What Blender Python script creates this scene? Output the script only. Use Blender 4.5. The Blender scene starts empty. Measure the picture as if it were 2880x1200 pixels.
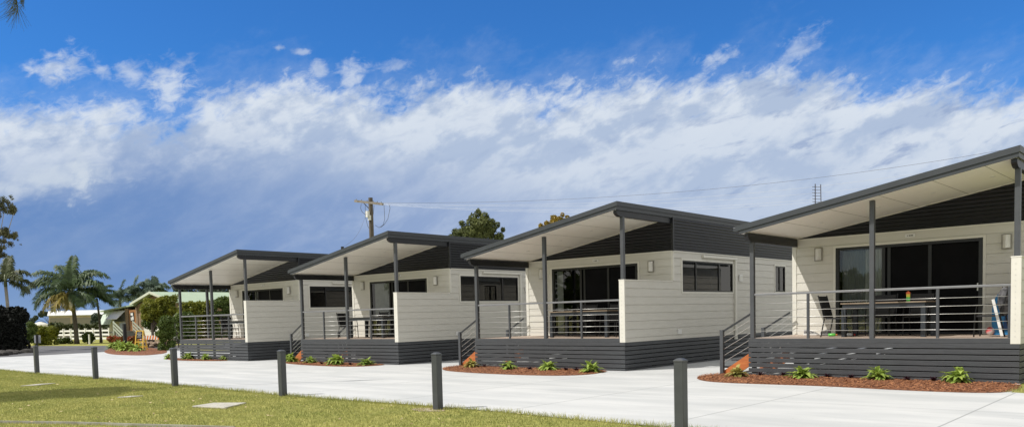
import bpy, math, random
import numpy as np
from mathutils import Vector, Matrix
random.seed(7); RNG = np.random.default_rng(11)
SC = bpy.context.scene
COL = SC.collection
R_ = math.radians

# ------------------------------------------------------------------ camera
CX, CY, FPX, EYE = 1418.058, 1027.889, 2315.402, 1.5
def _axes(yaw, pitch, roll):
    a, p, r = R_(yaw), R_(pitch), R_(roll)
    fw = Vector((-math.sin(a)*math.cos(p), math.cos(a)*math.cos(p), math.sin(p)))
    rt = Vector((math.cos(a), math.sin(a), 0)); up = rt.cross(fw)
    return math.cos(r)*rt + math.sin(r)*up, -math.sin(r)*rt + math.cos(r)*up, fw
RT, UP, FW = _axes(41.328, -3.42, -1.444)
CAM = Vector((0, 0, EYE))
def ray(u, v): return FW + RT*((u-CX)/FPX) - UP*((v-CY)/FPX)
def gnd(u, v, z=0.0):
    d = ray(u, v); return CAM + d*((z-EYE)/d.z)
def atd(u, v, D):
    d = ray(u, v); return CAM + d*(D/math.hypot(d.x, d.y))
def aty(u, v, y):
    d = ray(u, v); return CAM + d*(y/d.y)
def base_at(u, D):
    p = atd(u, 900, D); return Vector((p.x, p.y, 0))
cam = bpy.data.cameras.new('camera'); camo = bpy.data.objects.new('camera', cam); COL.objects.link(camo)
m = Matrix.Identity(4)
for i in range(3):
    m[i][0] = RT[i]; m[i][1] = UP[i]; m[i][2] = -FW[i]; m[i][3] = CAM[i]
camo.matrix_world = m
cam.sensor_width = 36; cam.lens = FPX/2880*36
cam.shift_x = (1440-CX)/2880; cam.shift_y = (CY-600)/2880
cam.clip_end = 4000; cam.clip_start = 0.1
SC.camera = camo

# ------------------------------------------------------------------ materials
def nt(mt):
    mt.use_nodes = True; t = mt.node_tree; t.nodes.clear(); return t
class NG:
    """small node-graph helper"""
    def __init__(s, t): s.t = t
    def n(s, typ, **kw):
        o = s.t.nodes.new(typ)
        for k, v in kw.items():
            if k.startswith('_'): o.inputs[k[1:].replace('_', ' ')].default_value = v
            else: setattr(o, k, v)
        return o
    def l(s, a, b): s.t.links.new(a, b)
    def math(s, op, a, b=None, c=None, clamp=False):
        o = s.t.nodes.new('ShaderNodeMath'); o.operation = op; o.use_clamp = clamp
        for i, x in enumerate((a, b, c)):
            if x is None: continue
            if isinstance(x, (int, float)): o.inputs[i].default_value = x
            else: s.l(x, o.inputs[i])
        return o.outputs[0]
    def mix(s, f, a, b, mode='MIX'):
        o = s.t.nodes.new('ShaderNodeMix'); o.data_type = 'RGBA'; o.blend_type = mode
        for sock, x in ((o.inputs[0], f), (o.inputs[6], a), (o.inputs[7], b)):
            if isinstance(x, (int, float)): sock.default_value = x
            elif isinstance(x, tuple): sock.default_value = (*x[:3], 1)
            else: s.l(x, sock)
        return o.outputs[2]
    def noise(s, vec, scale, detail=3, rough=.5, dist=0.0):
        o = s.n('ShaderNodeTexNoise'); o.inputs['Scale'].default_value = scale
        o.inputs['Detail'].default_value = detail; o.inputs['Roughness'].default_value = rough
        o.inputs['Distortion'].default_value = dist
        if vec is not None: s.l(vec, o.inputs['Vector'])
        return o.outputs['Fac']
    def smooth(s, x, lo, hi, a=0.0, b=1.0):
        o = s.n('ShaderNodeMapRange'); o.interpolation_type = 'SMOOTHSTEP'
        s.l(x, o.inputs[0])
        for i, v in enumerate((lo, hi, a, b)): o.inputs[i+1].default_value = v
        return o.outputs[0]
MATS = {}
def pmat(name, c1, c2=None, scale=3.0, rough=.6, bump=0, bscale=40, metal=0, spec=.5, island=0, stretch=None, detail=4):
    mt = bpy.data.materials.new(name); g = NG(nt(mt)); MATS[name] = mt
    out = g.n('ShaderNodeOutputMaterial'); b = g.n('ShaderNodeBsdfPrincipled')
    g.l(b.outputs[0], out.inputs[0])
    b.inputs['Roughness'].default_value = rough; b.inputs['Metallic'].default_value = metal
    b.inputs['Specular IOR Level'].default_value = spec
    tc = g.n('ShaderNodeTexCoord'); vec = tc.outputs['Object']
    if stretch:
        mp = g.n('ShaderNodeMapping'); mp.inputs['Scale'].default_value = stretch; g.l(vec, mp.inputs[0]); vec = mp.outputs[0]
    c2 = c2 or tuple(x*.85 for x in c1)
    f = g.smooth(g.noise(vec, scale, detail, .6), .3, .7)
    if island:
        geo = g.n('ShaderNodeNewGeometry')
        f = g.math('ADD', g.math('MULTIPLY', f, 1-island), g.math('MULTIPLY', geo.outputs['Random Per Island'], island))
    g.l(g.mix(f, c1, c2), b.inputs['Base Color'])
    if bump:
        bn = g.n('ShaderNodeBump'); bn.inputs['Strength'].default_value = bump; bn.inputs['Distance'].default_value = .02
        g.l(g.noise(vec, bscale, 4, .6), bn.inputs['Height']); g.l(bn.outputs[0], b.inputs['Normal'])
    return mt
def leafmat(name, c1, c2, trans=.35, rough=.5):
    mt = bpy.data.materials.new(name); g = NG(nt(mt))
    out = g.n('ShaderNodeOutputMaterial'); b = g.n('ShaderNodeBsdfPrincipled'); tr = g.n('ShaderNodeBsdfTranslucent')
    mx = g.n('ShaderNodeMixShader'); mx.inputs[0].default_value = trans
    geo = g.n('ShaderNodeNewGeometry'); tc = g.n('ShaderNodeTexCoord')
    f = g.math('ADD', g.math('MULTIPLY', g.smooth(g.noise(tc.outputs['Object'], 1.3, 3), .3, .7), .5), g.math('MULTIPLY', geo.outputs['Random Per Island'], .5))
    c = g.mix(f, c1, c2)
    g.l(c, b.inputs['Base Color']); g.l(c, tr.inputs['Color'])
    b.inputs['Roughness'].default_value = rough; b.inputs['Specular IOR Level'].default_value = .35
    g.l(b.outputs[0], mx.inputs[1]); g.l(tr.outputs[0], mx.inputs[2]); g.l(mx.outputs[0], out.inputs[0])
    return mt
def glassmat(name, tint=(.35, .38, .38), ior=1.75, rough=.0):
    mt = bpy.data.materials.new(name); g = NG(nt(mt))
    out = g.n('ShaderNodeOutputMaterial'); t = g.n('ShaderNodeBsdfTransparent'); gl = g.n('ShaderNodeBsdfGlossy')
    t.inputs[0].default_value = (*tint, 1); gl.inputs['Roughness'].default_value = rough
    gl.inputs[0].default_value = (.9, .88, .84, 1)
    fr = g.n('ShaderNodeFresnel'); fr.inputs[0].default_value = ior
    mx = g.n('ShaderNodeMixShader'); g.l(fr.outputs[0], mx.inputs[0]); g.l(t.outputs[0], mx.inputs[1]); g.l(gl.outputs[0], mx.inputs[2])
    g.l(mx.outputs[0], out.inputs[0]); return mt

M = {}
M['cream'] = pmat('cream_weatherboard', (.61, .595, .54), (.575, .56, .505), 2.0, .55, .08, 60, stretch=(1, 1, 6))
M['creamtrim'] = pmat('cream_trim', (.70, .685, .62), (.66, .645, .58), 3, .45)
M['char'] = pmat('charcoal_steel', (.03, .033, .038), (.026, .028, .032), 4, .42, .03, 80)
M['post'] = pmat('grey_post_paint', (.072, .077, .085), (.062, .067, .074), 5, .4, .04, 90)
M['slat'] = pmat('grey_slat_paint', (.062, .067, .074), (.044, .048, .054), 2.5, .5, .15, 60, stretch=(1, 1, 14))
M['corr'] = pmat('black_corrugated_steel', (.008, .010, .013), (.007, .008, .011), 2, .40, .0)
M['roofs'] = pmat('grey_roof_sheet', (.10, .105, .11), None, 2, .5)
M['fascia'] = pmat('grey_fascia_steel', (.044, .050, .057), (.038, .044, .050), 3, .45, .03, 60)
M['soffit'] = pmat('soffit_panel', (.90, .885, .82), (.87, .855, .79), 1.2, .5)
M['deckb'] = pmat('deck_timber', (.48, .39, .32), (.36, .28, .22), 3, .6, .2, 50, island=.4, stretch=(1, 8, 1))
M['orange'] = pmat('oiled_orange_timber', (.52, .17, .045), (.40, .11, .03), 4, .5, .15, 40, stretch=(1, 1, 8))
M['rod'] = pmat('stainless_rod', (.62, .62, .60), (.55, .55, .53), 5, .35, metal=.6)
M['rail'] = pmat('grey_rail', (.20, .205, .215), None, 5, .38)
M['black'] = pmat('black_frame', (.006, .006, .007), (.009, .009, .01), 5, .35)
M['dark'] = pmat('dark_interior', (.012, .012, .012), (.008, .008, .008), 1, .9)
M['glass'] = glassmat('door_glass', (.72,.75,.74), 1.7); M['glass2'] = glassmat('window_glass', (.30, .32, .33), 1.65)
M['screen'] = pmat('black_flyscreen', (.004, .004, .005), (.006, .006, .007), 3, .5, spec=.06)
M['curtain'] = pmat('white_curtain', (.78, .78, .72), (.66, .67, .62), 5, .8)
M['blind'] = pmat('pale_blind', (.72, .74, .74), None, 5, .8)
M['white'] = pmat('white_plastic', (.74, .74, .72), (.68, .68, .66), 4, .4)
M['lens'] = pmat('lamp_diffuser', (.78, .77, .73), None, 4, .35)
M['lightbase'] = pmat('lamp_base', (.30, .285, .25), None, 4, .5)
M['seam'] = pmat('soffit_seam', (.40, .39, .35), None, 5, .6)

# ------------------------------------------------------------------ mesh builder
class MB:
    def __init__(s): s.v = []; s.f = []
    def add(s, vs, fs):
        k = len(s.v); s.v += [tuple(p) for p in vs]; s.f += [tuple(i+k for i in f) for f in fs]; return s
    def box(s, x0, x1, y0, y1, z0, z1):
        return s.add([(x0,y0,z0),(x1,y0,z0),(x1,y1,z0),(x0,y1,z0),(x0,y0,z1),(x1,y0,z1),(x1,y1,z1),(x0,y1,z1)],
                     [(0,3,2,1),(4,5,6,7),(0,1,5,4),(1,2,6,5),(2,3,7,6),(3,0,4,7)])
    def bar(s, a, b, w, h, up=(0,0,1)):
        a, b = Vector(a), Vector(b); d = (b-a).normalized(); u = Vector(up)
        if abs(d.dot(u)) > .98: u = Vector((1,0,0))
        r = d.cross(u).normalized(); u = r.cross(d)
        vs = [p + r*sx*w/2 + u*sz*h/2 for p in (a, b) for sx, sz in ((-1,-1),(1,-1),(1,1),(-1,1))]
        return s.add(vs, [(0,1,2,3),(7,6,5,4),(0,4,5,1),(1,5,6,2),(2,6,7,3),(3,7,4,0)])
    def tube(s, pts, rad, n=6, cap=True):
        pts = [Vector(p) for p in pts]
        if not hasattr(rad, '__len__'): rad = [rad]*len(pts)
        vs = []; fs = []; prev = None
        for i, p in enumerate(pts):
            d = (pts[min(i+1, len(pts)-1)] - pts[max(i-1, 0)]).normalized()
            if prev is None:
                u = Vector((0,0,1)) if abs(d.z) < .9 else Vector((1,0,0))
                prev = d.cross(u).normalized()
            r = (prev - d*prev.dot(d)).normalized(); prev = r; u = d.cross(r)
            for k in range(n):
                t = 2*math.pi*k/n; vs.append(p + (r*math.cos(t)+u*math.sin(t))*rad[i])
        for i in range(len(pts)-1):
            for k in range(n):
                a = i*n+k; b = i*n+(k+1) % n; fs.append((a, b, b+n, a+n))
        if cap: fs.append(tuple(range(n-1,-1,-1))); fs.append(tuple(range((len(pts)-1)*n, len(pts)*n)))
        return s.add(vs, fs)
    def prism(s, poly, ext):
        """poly: 3D points, extruded along ext"""
        n = len(poly); e = Vector(ext); P = [Vector(p) for p in poly]
        return s.add(P + [p+e for p in P], [tuple(range(n-1,-1,-1)), tuple(range(n, 2*n))] + [(i, (i+1) % n, (i+1) % n+n, i+n) for i in range(n)])
    def lathe(s, c, prof, n=16):
        vs = []; fs = []
        for r, z in prof:
            for k in range(n):
                t = 2*math.pi*k/n; vs.append((c[0]+r*math.cos(t), c[1]+r*math.sin(t), c[2]+z))
        for i in range(len(prof)-1):
            for k in range(n):
                a = i*n+k; b = i*n+(k+1) % n; fs.append((a, b, b+n, a+n))
        fs.append(tuple(range(n-1,-1,-1))); fs.append(tuple(range((len(prof)-1)*n, len(prof)*n)))
        return s.add(vs, fs)
    def ball(s, c, r, n=10, m_=7, sq=(1,1,1), noise=0):
        vs = []; fs = []
        for i in range(m_+1):
            ph = math.pi*i/m_
            for k in range(n):
                t = 2*math.pi*k/n; q = 1+random.uniform(-noise, noise)
                vs.append((c[0]+r*sq[0]*q*math.sin(ph)*math.cos(t), c[1]+r*sq[1]*q*math.sin(ph)*math.sin(t), c[2]+r*sq[2]*q*math.cos(ph)))
        for i in range(m_):
            for k in range(n):
                a = i*n+k; b = i*n+(k+1) % n; fs.append((a, a+n, b+n, b))
        return s.add(vs, fs)
    def build(s, name, mat, parent=None, smooth=False, bevel=0):
        me = bpy.data.meshes.new(name); me.from_pydata(s.v, [], s.f); me.materials.append(mat)
        if smooth: me.polygons.foreach_set('use_smooth', [True]*len(me.polygons))
        o = bpy.data.objects.new(name, me); COL.objects.link(o)
        if parent is not None: o.parent = parent
        if bevel:
            b = o.modifiers.new('bevel', 'BEVEL'); b.width = bevel; b.segments = 2; b.limit_method = 'ANGLE'
        return o
def tag(o, label=None, cat=None, group=None, kind=None):
    if label: o['label'] = label
    if cat: o['category'] = cat
    if group: o['group'] = group
    if kind: o['kind'] = kind
    return o
def empty(name, loc=(0,0,0), rz=0, label=None, cat=None, group=None):
    o = bpy.data.objects.new(name, None); COL.objects.link(o); o.location = loc; o.rotation_euler.z = rz
    o.empty_display_size = .2
    return tag(o, label, cat, group)
def npmesh(name, V, F, mat, parent=None):
    me = bpy.data.meshes.new(name); nf = len(F); k = F.shape[1]
    me.vertices.add(len(V)); me.vertices.foreach_set('co', V.astype(np.float32).ravel())
    me.loops.add(nf*k); me.loops.foreach_set('vertex_index', F.astype(np.int32).ravel())
    me.polygons.add(nf); me.polygons.foreach_set('loop_start', np.arange(0, nf*k, k, dtype=np.int32))
    me.update(calc_edges=True); me.materials.append(mat)
    o = bpy.data.objects.new(name, me); COL.objects.link(o)
    if parent is not None: o.parent = parent
    return o
def copy_tree(o, parent=None):
    c = o.copy(); COL.objects.link(c)
    if parent is not None: c.parent = parent
    for ch in list(o.children): copy_tree(ch, c)
    return c

# ------------------------------------------------------------------ world: physical sky with clouds placed by direction
def build_world():
    w = bpy.data.worlds.new('World'); SC.world = w; w.use_nodes = True
    t = w.node_tree; t.nodes.clear(); g = NG(t)
    out = g.n('ShaderNodeOutputWorld'); bg = g.n('ShaderNodeBackground'); bg.inputs[1].default_value = .1
    g.l(bg.outputs[0], out.inputs[0])
    sky = g.n('ShaderNodeTexSky'); sky.sky_type = 'NISHITA'; sky.sun_disc = False
    sky.sun_elevation = SUN_EL; sky.sun_rotation = SUN_ROT; sky.ozone_density = 3.5; sky.dust_density = .2; sky.air_density = 1.0
    tc = g.n('ShaderNodeTexCoord')
    # rotate so that x = right of view, y = horizontal forward
    mp = g.n('ShaderNodeVectorRotate'); mp.rotation_type = 'Z_AXIS'; g.l(tc.outputs['Generated'], mp.inputs['Vector'])
    mp.inputs['Angle'].default_value = -R_(41.328)
    sp = g.n('ShaderNodeSeparateXYZ'); g.l(mp.outputs[0], sp.inputs[0])
    az = g.math('MULTIPLY', g.math('ARCTAN2', sp.outputs[0], sp.outputs[1]), 180/math.pi)   # degrees, right positive
    el = g.math('MULTIPLY', g.math('ARCSINE', sp.outputs[2]), 180/math.pi)
    cmb = g.n('ShaderNodeCombineXYZ'); g.l(az, cmb.inputs[0]); g.l(el, cmb.inputs[1])
    P = cmb.outputs[0]
    def curve(pts, lo, hi):
        # piecewise curve over azimuth (-36..36) through a colour ramp
        r = g.n('ShaderNodeValToRGB'); r.color_ramp.interpolation = 'B_SPLINE' if False else 'EASE'
        u = g.math('DIVIDE', g.math('ADD', az, 36), 72, clamp=True); g.l(u, r.inputs[0])
        e = r.color_ramp.elements
        for i, (a, v) in enumerate(pts):
            x = (a+36)/72; k = (v-lo)/(hi-lo)
            if i < 2: el_ = e[i]; el_.position = x
            else: el_ = e.new(x)
            el_.color = (k, k, k, 1)
        return g.math('ADD', g.math('MULTIPLY', r.outputs[0], hi-lo), lo)
    def pxcurve(pts, lo=0, hi=25):
        res = []
        for u, v in pts:
            d = ray(u*1.118, v*1.118); r = d.x*math.cos(R_(41.328)) + d.y*math.sin(R_(41.328)); f = -d.x*math.sin(R_(41.328)) + d.y*math.cos(R_(41.328))
            res.append((math.degrees(math.atan2(r, f)), math.degrees(math.atan2(d.z, math.hypot(r, f)))))
        return res
    top = pxcurve([(0, 268), (130, 262), (270, 258), (400, 268), (455, 292), (520, 240), (640, 205), (760, 190), (880, 205), (980, 235), (1080, 195), (1200, 170), (1300, 200), (1370, 235),
                   (1500, 220), (1640, 175), (1760, 205), (1900, 165), (2050, 150), (2130, 190), (2200, 225), (2290, 225), (2380, 205), (2576, 185)])
    T = curve(top, 0, 25)
    low = pxcurve([(0, 470), (220, 440), (330, 395), (600, 400), (900, 425), (1200, 480), (1500, 530), (1800, 570), (2100, 600), (2576, 600)])
    B = curve(low, 0, 25)
    # streaky noise: rotate and squash
    def mapped(rot, sx, sy, off=(0,0,0)):
        a = g.n('ShaderNodeMapping'); a.inputs['Rotation'].default_value = (0,0,R_(rot)); g.l(P, a.inputs[0])
        b = g.n('ShaderNodeMapping'); b.inputs['Scale'].default_value = (sx, sy, 1); b.inputs['Location'].default_value = off; g.l(a.outputs[0], b.inputs[0])
        return b.outputs[0]
    n1 = g.noise(mapped(-26, .06, .14), 1.9, 9, .60, .5)
    n2 = g.noise(mapped(-24, .08, .22, (3,7,0)), 2.2, 8, .60, .4)
    n3 = g.noise(mapped(-15, .25, .45, (9,2,0)), 2.0, 7, .58, .6)
    fine = g.noise(mapped(-20, .55, .9, (1,4,0)), 2.0, 8, .62, .5)
    # density from depth below the top edge
    pert = g.math('ADD', g.math('MULTIPLY', g.math('SUBTRACT', n1, .5), 7.0), g.math('MULTIPLY', g.math('SUBTRACT', fine, .5), 3.2))
    depth = g.math('ADD', g.math('SUBTRACT', T, el), pert)
    dens = g.smooth(depth, -.7, 1.9)
    # holes inside the bank close to its edge
    hole = g.math('MULTIPLY', g.smooth(g.math('ADD', n2, g.math('MULTIPLY', depth, .045)), .27, .47), 1.0)
    dens = g.math('MULTIPLY', dens, hole)
    # thin veil just outside the edge
    veil = g.math('MULTIPLY', g.smooth(g.math('ADD', depth, g.math('MULTIPLY', n3, 4)), -1.0, 5.0), .26)
    dens = g.math('MAXIMUM', dens, veil)
    # free cumulus puffs on the left and small scraps
    def puff(u, v, ru, rv, rot=0, k=1.0):
        (a0, e0), = pxcurve([(u, v)])
        du = g.math('SUBTRACT', az, a0); dv = g.math('SUBTRACT', el, e0)
        c, s_ = math.cos(R_(rot)), math.sin(R_(rot))
        x = g.math('ADD', g.math('MULTIPLY', du, c), g.math('MULTIPLY', dv, s_)); y = g.math('SUBTRACT', g.math('MULTIPLY', dv, c), g.math('MULTIPLY', du, s_))
        q = g.math('ADD', g.math('POWER', g.math('ABSOLUTE', g.math('DIVIDE', x, ru)), 2), g.math('POWER', g.math('ABSOLUTE', g.math('DIVIDE', y, rv)), 2))
        e_ = g.math('ADD', g.math('SUBTRACT', 1, g.math('SQRT', q)), g.math('ADD', g.math('MULTIPLY', g.math('SUBTRACT', fine, .5), 1.9), g.math('MULTIPLY', g.math('SUBTRACT', n3, .5), 1.6)))
        return g.math('MULTIPLY', g.smooth(e_, -.05, 1.05), k)
    for a in ((150, 168, 2.3, 1.25, 20, .85), (258, 178, .6, .75, 70, .55), (330, 186, 1.4, .85, 0, .62), (425, 215, 2.0, 1.7, 40, .82), (455, 165, 1.5, .6, 20, .6),
              (700, 121, .5, .22, 0, .6), (760, 132, .8, .25, 0, .5), (800, 172, .8, .9, 0, .6), (885, 190, 1.5, 1.2, 30, .7), (1000, 165, 2.0, .6, 5, .45), (1810, 145, 1.9, .7, 20, .6), (2010, 125, 2.4, 1.0, 28, .5)):
        dens = g.math('MAXIMUM', dens, puff(*a))
    # cloud colour
    dd = g.smooth(g.math('ADD', g.math('SUBTRACT', T, el), g.math('MULTIPLY', g.math('SUBTRACT', n1, .5), 5)), 0, 9.0)     # 0 at rim, 1 deep
    white = (6.5, 7.1, 7.9); grey = (4.0, 4.9, 6.5); dark = (2.5, 3.4, 5.4)
    rel = g.math('SUBTRACT', g.noise(mapped(-20, .30, .48, (1,4,-0.0)), 1.5, 7, .6, .3), g.noise(mapped(-20, .30, .48, (.85,3.55,0)), 1.5, 7, .6, .3))
    rel2 = g.math('SUBTRACT', g.noise(mapped(-24, .11, .24, (3,1,0)), 1.5, 5, .55, .3), g.noise(mapped(-24, .11, .24, (2.8,.6,0)), 1.5, 5, .55, .3))
    rel = g.math('ADD', g.math('MULTIPLY', rel, 1.6), g.math('MULTIPLY', rel2, 2.2))
    shade = g.smooth(g.math('ADD', g.math('ADD', g.math('MULTIPLY', n2, .55), g.math('MULTIPLY', fine, .2)), rel), .08, .86)
    c = g.mix(shade, white, grey)
    c = g.mix(g.math('MULTIPLY', dd, .65), c, grey)
    n4 = g.noise(mapped(-14, .16, .55, (5,5,0)), 2.2, 8, .6, .4)
    c = g.mix(g.math('MULTIPLY', g.smooth(n4, .53, .72), g.smooth(az, 0, 24, .22, .75)), c, dark)
    # lower sky: blue-grey rain haze, darker on the left, paler right, pale towards the horizon
    azr = g.smooth(az, -36, 34)
    hz = g.mix(azr, (1.15, 2.3, 4.9), (4.6, 5.3, 6.7))
    n5 = g.noise(mapped(-10, .05, .10, (2,9,0)), 1.6, 4, .5, .3)
    hz = g.mix(g.math('MULTIPLY', g.smooth(n5, .42, .75), .45), hz, (2.9, 3.9, 5.8))
    st5 = g.math('MULTIPLY', g.smooth(g.math('ADD', n2, g.math('MULTIPLY', fine, .3)), .52, .92), g.smooth(az, -24, 6, .12, .7))
    hz = g.mix(st5, hz, (5.0, 5.8, 7.2))
    hz = g.mix(g.smooth(el, 4.0, -.5, 0, .55), hz, (2.6, 3.9, 5.9))
    isl = g.smooth(g.math('ADD', g.math('SUBTRACT', B, el), g.math('ADD', g.math('MULTIPLY', g.math('SUBTRACT', n1, .5), 5), g.math('MULTIPLY', g.math('SUBTRACT', fine, .5), 2))), -3.0, 2.6)
    c = g.mix(isl, c, hz)
    pl = puff(150, 448, 4.4, 1.1, 6, .75); pl = g.math('MAXIMUM', pl, puff(205, 440, 1.3, 2.0, 0, .95)); pl = g.math('MAXIMUM', pl, puff(20, 475, 2.6, .8, 0, .7))
    c = g.mix(pl, c, (5.6, 6.3, 7.2))
    # blue part
    tint = g.mix(1.0, sky.outputs[0], SKY_TINT, 'MULTIPLY')
    full = g.mix(dens, tint, c)
    # beyond view, broken bright cloud added all round and overhead as fill light
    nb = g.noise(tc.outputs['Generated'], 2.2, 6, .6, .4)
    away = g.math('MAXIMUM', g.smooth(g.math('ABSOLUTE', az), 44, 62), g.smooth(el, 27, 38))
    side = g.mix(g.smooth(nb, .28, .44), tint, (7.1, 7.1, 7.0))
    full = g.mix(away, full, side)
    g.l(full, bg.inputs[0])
SX, SY, SZ = -.468, -.694, 1.0          # towards the sun
SUN_EL = math.atan2(SZ, math.hypot(SX, SY)); SUN_ROT = math.atan2(SX, SY)
SKY_TINT = (.28, .74, 1.26)
build_world()
sun = bpy.data.lights.new('sun', 'SUN'); sun.energy = 4.0; sun.angle = R_(.5); sun.color = (1.0, .955, .89)
so = bpy.data.objects.new('sun', sun); COL.objects.link(so)
so.rotation_euler = Vector((SX, SY, SZ)).to_track_quat('Z', 'Y').to_euler()

# ------------------------------------------------------------------ ground
def sheet(name, poly, z, mat, kind='structure', thick=0):
    b = MB(); b.add([(x, y, z) for x, y in poly], [tuple(range(len(poly)))]); o = b.build(name, mat); o['kind'] = kind; return o
def grassmat():
    mt = bpy.data.materials.new('lawn_ground'); g = NG(nt(mt)); out = g.n('ShaderNodeOutputMaterial'); b = g.n('ShaderNodeBsdfPrincipled')
    tc = g.n('ShaderNodeTexCoord'); v = tc.outputs['Object']
    a = g.smooth(g.noise(v, .55, 5, .6), .35, .65); c = g.mix(a, (.34, .33, .09), (.25, .27, .065))
    d = g.smooth(g.noise(v, 5, 5, .7), .4, .7); c = g.mix(g.math('MULTIPLY', d, .6), c, (.47, .42, .17))
    d2 = g.smooth(g.noise(v, 42, 3, .6), .5, .75); c = g.mix(g.math('MULTIPLY', d2, .55), c, (.20, .20, .05))
    g.l(c, b.inputs['Base Color']); b.inputs['Roughness'].default_value = .95; b.inputs['Specular IOR Level'].default_value = .1
    bn = g.n('ShaderNodeBump'); bn.inputs['Strength'].default_value = .7; bn.inputs['Distance'].default_value = .03
    g.l(g.noise(v, 30, 5, .7), bn.inputs['Height']); g.l(bn.outputs[0], b.inputs['Normal']); g.l(b.outputs[0], out.inputs[0]); return mt
def concretemat():
    mt = bpy.data.materials.new('pale_concrete'); g = NG(nt(mt)); out = g.n('ShaderNodeOutputMaterial'); b = g.n('ShaderNodeBsdfPrincipled')
    tc = g.n('ShaderNodeTexCoord'); v = tc.outputs['Object']; sp = g.n('ShaderNodeSeparateXYZ'); g.l(v, sp.inputs[0])
    mp = g.n('ShaderNodeMapping'); mp.inputs['Scale'].default_value = (.35, 1.4, 1); g.l(v, mp.inputs[0])
    a = g.smooth(g.noise(mp.outputs[0], .9, 6, .6, .3), .3, .7); c = g.mix(a, (.57, .575, .57), (.445, .458, .46))
    d = g.smooth(g.noise(v, .35, 4, .6), .4, .75); c = g.mix(g.math('MULTIPLY', d, .45), c, (.42, .435, .43))
    f = g.smooth(g.noise(v, 22, 5, .7), .45, .8); c = g.mix(g.math('MULTIPLY', f, .25), c, (.41, .42, .42))
    st = g.smooth(g.noise(v, 3.2, 2, .5), .70, .74); c = g.mix(g.math('MULTIPLY', st, .25), c, (.39, .39, .38))
    mp2 = g.n('ShaderNodeMapping'); mp2.inputs['Scale'].default_value = (.12, 2.6, 1); mp2.inputs['Rotation'].default_value = (0, 0, .12); g.l(v, mp2.inputs[0])
    tk = g.smooth(g.noise(mp2.outputs[0], .8, 5, .6, .2), .54, .72); c = g.mix(g.math('MULTIPLY', tk, .38), c, (.36, .365, .36))
    sp2 = g.smooth(g.noise(v, 7.5, 2, .5), .76, .79); c = g.mix(g.math('MULTIPLY', sp2, .5), c, (.22, .21, .19))
    # sawn control joints
    jx = g.math('ABSOLUTE', g.math('SUBTRACT', g.math('MODULO', g.math('ADD', sp.outputs[0], 302.67), 3.0), 1.5))
    jx = g.math('GREATER_THAN', jx, 1.486)
    jy = g.math('ABSOLUTE', g.math('SUBTRACT', g.math('MODULO', g.math('ADD', sp.outputs[1], 301.9), 4.5), 2.25)); jy = g.math('GREATER_THAN', jy, 2.234)
    c = g.mix(g.math('MULTIPLY', g.math('MAXIMUM', jx, g.math('MULTIPLY', jy, .7)), .75), c, (.24, .25, .25))
    g.l(c, b.inputs['Base Color']); b.inputs['Roughness'].default_value = .75
    bn = g.n('ShaderNodeBump'); bn.inputs['Strength'].default_value = .25; bn.inputs['Distance'].default_value = .01
    g.l(g.noise(v, 60, 4, .7), bn.inputs['Height']); g.l(bn.outputs[0], b.inputs['Normal']); g.l(b.outputs[0], out.inputs[0]); return mt
M['lawn'] = grassmat(); M['concrete'] = concretemat()
M['asphalt'] = pmat('asphalt', (.13, .13, .135), (.085, .085, .09), .7, .85, .3, 60)
def edge_y(x):     # lawn / concrete boundary
    pts = [(-60, 11.6), (-34, 10.5), (-29.7, 10.25), (-24.3, 10.2), (-19.6, 10.0), (-14.6, 9.72), (-12, 9.7), (-8.7, 9.72), (-5.7, 9.5), (20, 8.2)]
    for (a, b), (c, d) in zip(pts, pts[1:]):
        if a <= x <= c: return b+(d-b)*(x-a)/(c-a)
    return pts[0][1] if x < -60 else pts[-1][1]
g0 = sheet('ground', [(-1800,-1800), (1800,-1800), (1800,1800), (-1800,1800)], -.012, M['lawn'])
cx_ = [-49.5+i*(69.5/90) for i in range(91)]
front = [(x, edge_y(x)+.03*math.sin(x*7.3)+.02*math.sin(x*17.1)) for x in cx_]
sheet('driveway', front + [(20, 15.9), (-2.2, 15.95), (-2.75, 16.2), (-2.9, 18.0), (-2.9, 50), (-34, 50), (-41, 24), (-46, 24.5), (-50.4, 21.2), (-49.7, 18)], 0.0, M['concrete'])
sheet('road', [(-49.3, 8), (-49.5, 18), (-50.2, 21.5), (-46, 25), (-41, 24.5), (-34, 50), (-40, 52), (-52, 33), (-60, 29.6), (-72, 27.5), (-88, 26), (-140, 24), (-140, 12), (-75, 13), (-58, 11)], -.004, M['asphalt'])

# grass blades: dense in the near lawn, and a fringe spilling over the concrete edge
def blades(n, xr, yfun, hmin, hmax, wid):
    x = RNG.uniform(xr[0], xr[1], n); y = yfun(x, n)
    h = RNG.uniform(hmin, hmax, n); a = RNG.uniform(0, 2*np.pi, n); lx = RNG.normal(0, .5, n)*h; ly = RNG.normal(0, .5, n)*h
    V = np.zeros((n, 3, 3)); dx = np.cos(a)*wid/2; dy = np.sin(a)*wid/2
    V[:,0] = np.stack([x-dx, y-dy, np.full(n, -.012)], 1); V[:,1] = np.stack([x+dx, y+dy, np.full(n, -.012)], 1); V[:,2] = np.stack([x+lx, y+ly, h], 1)
    return V.reshape(-1, 3)
edgev = np.vectorize(edge_y)
def yl(x, n):
    e = edgev(x); return 4.0 + (e-4.0)*RNG.uniform(0, 1, n)
Va = blades(170000, (-34, -5), yl, .010, .032, .012)
Vb = blades(9000, (-40, -4), lambda x, n: edgev(x)+RNG.normal(-.03, .05, n), .03, .09, .010)
Vc = blades(9000, (-2.85, 1.5), lambda x, n: RNG.uniform(16.05, 19, n), .02, .05, .012)
V = np.concatenate([Va, Vb, Vc])
M['blade'] = leafmat('grass_blade', (.51, .49, .185), (.24, .275, .08), .35, .85)
gr = npmesh('grass', V, np.arange(len(V)).reshape(-1, 3), M['blade'])
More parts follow.
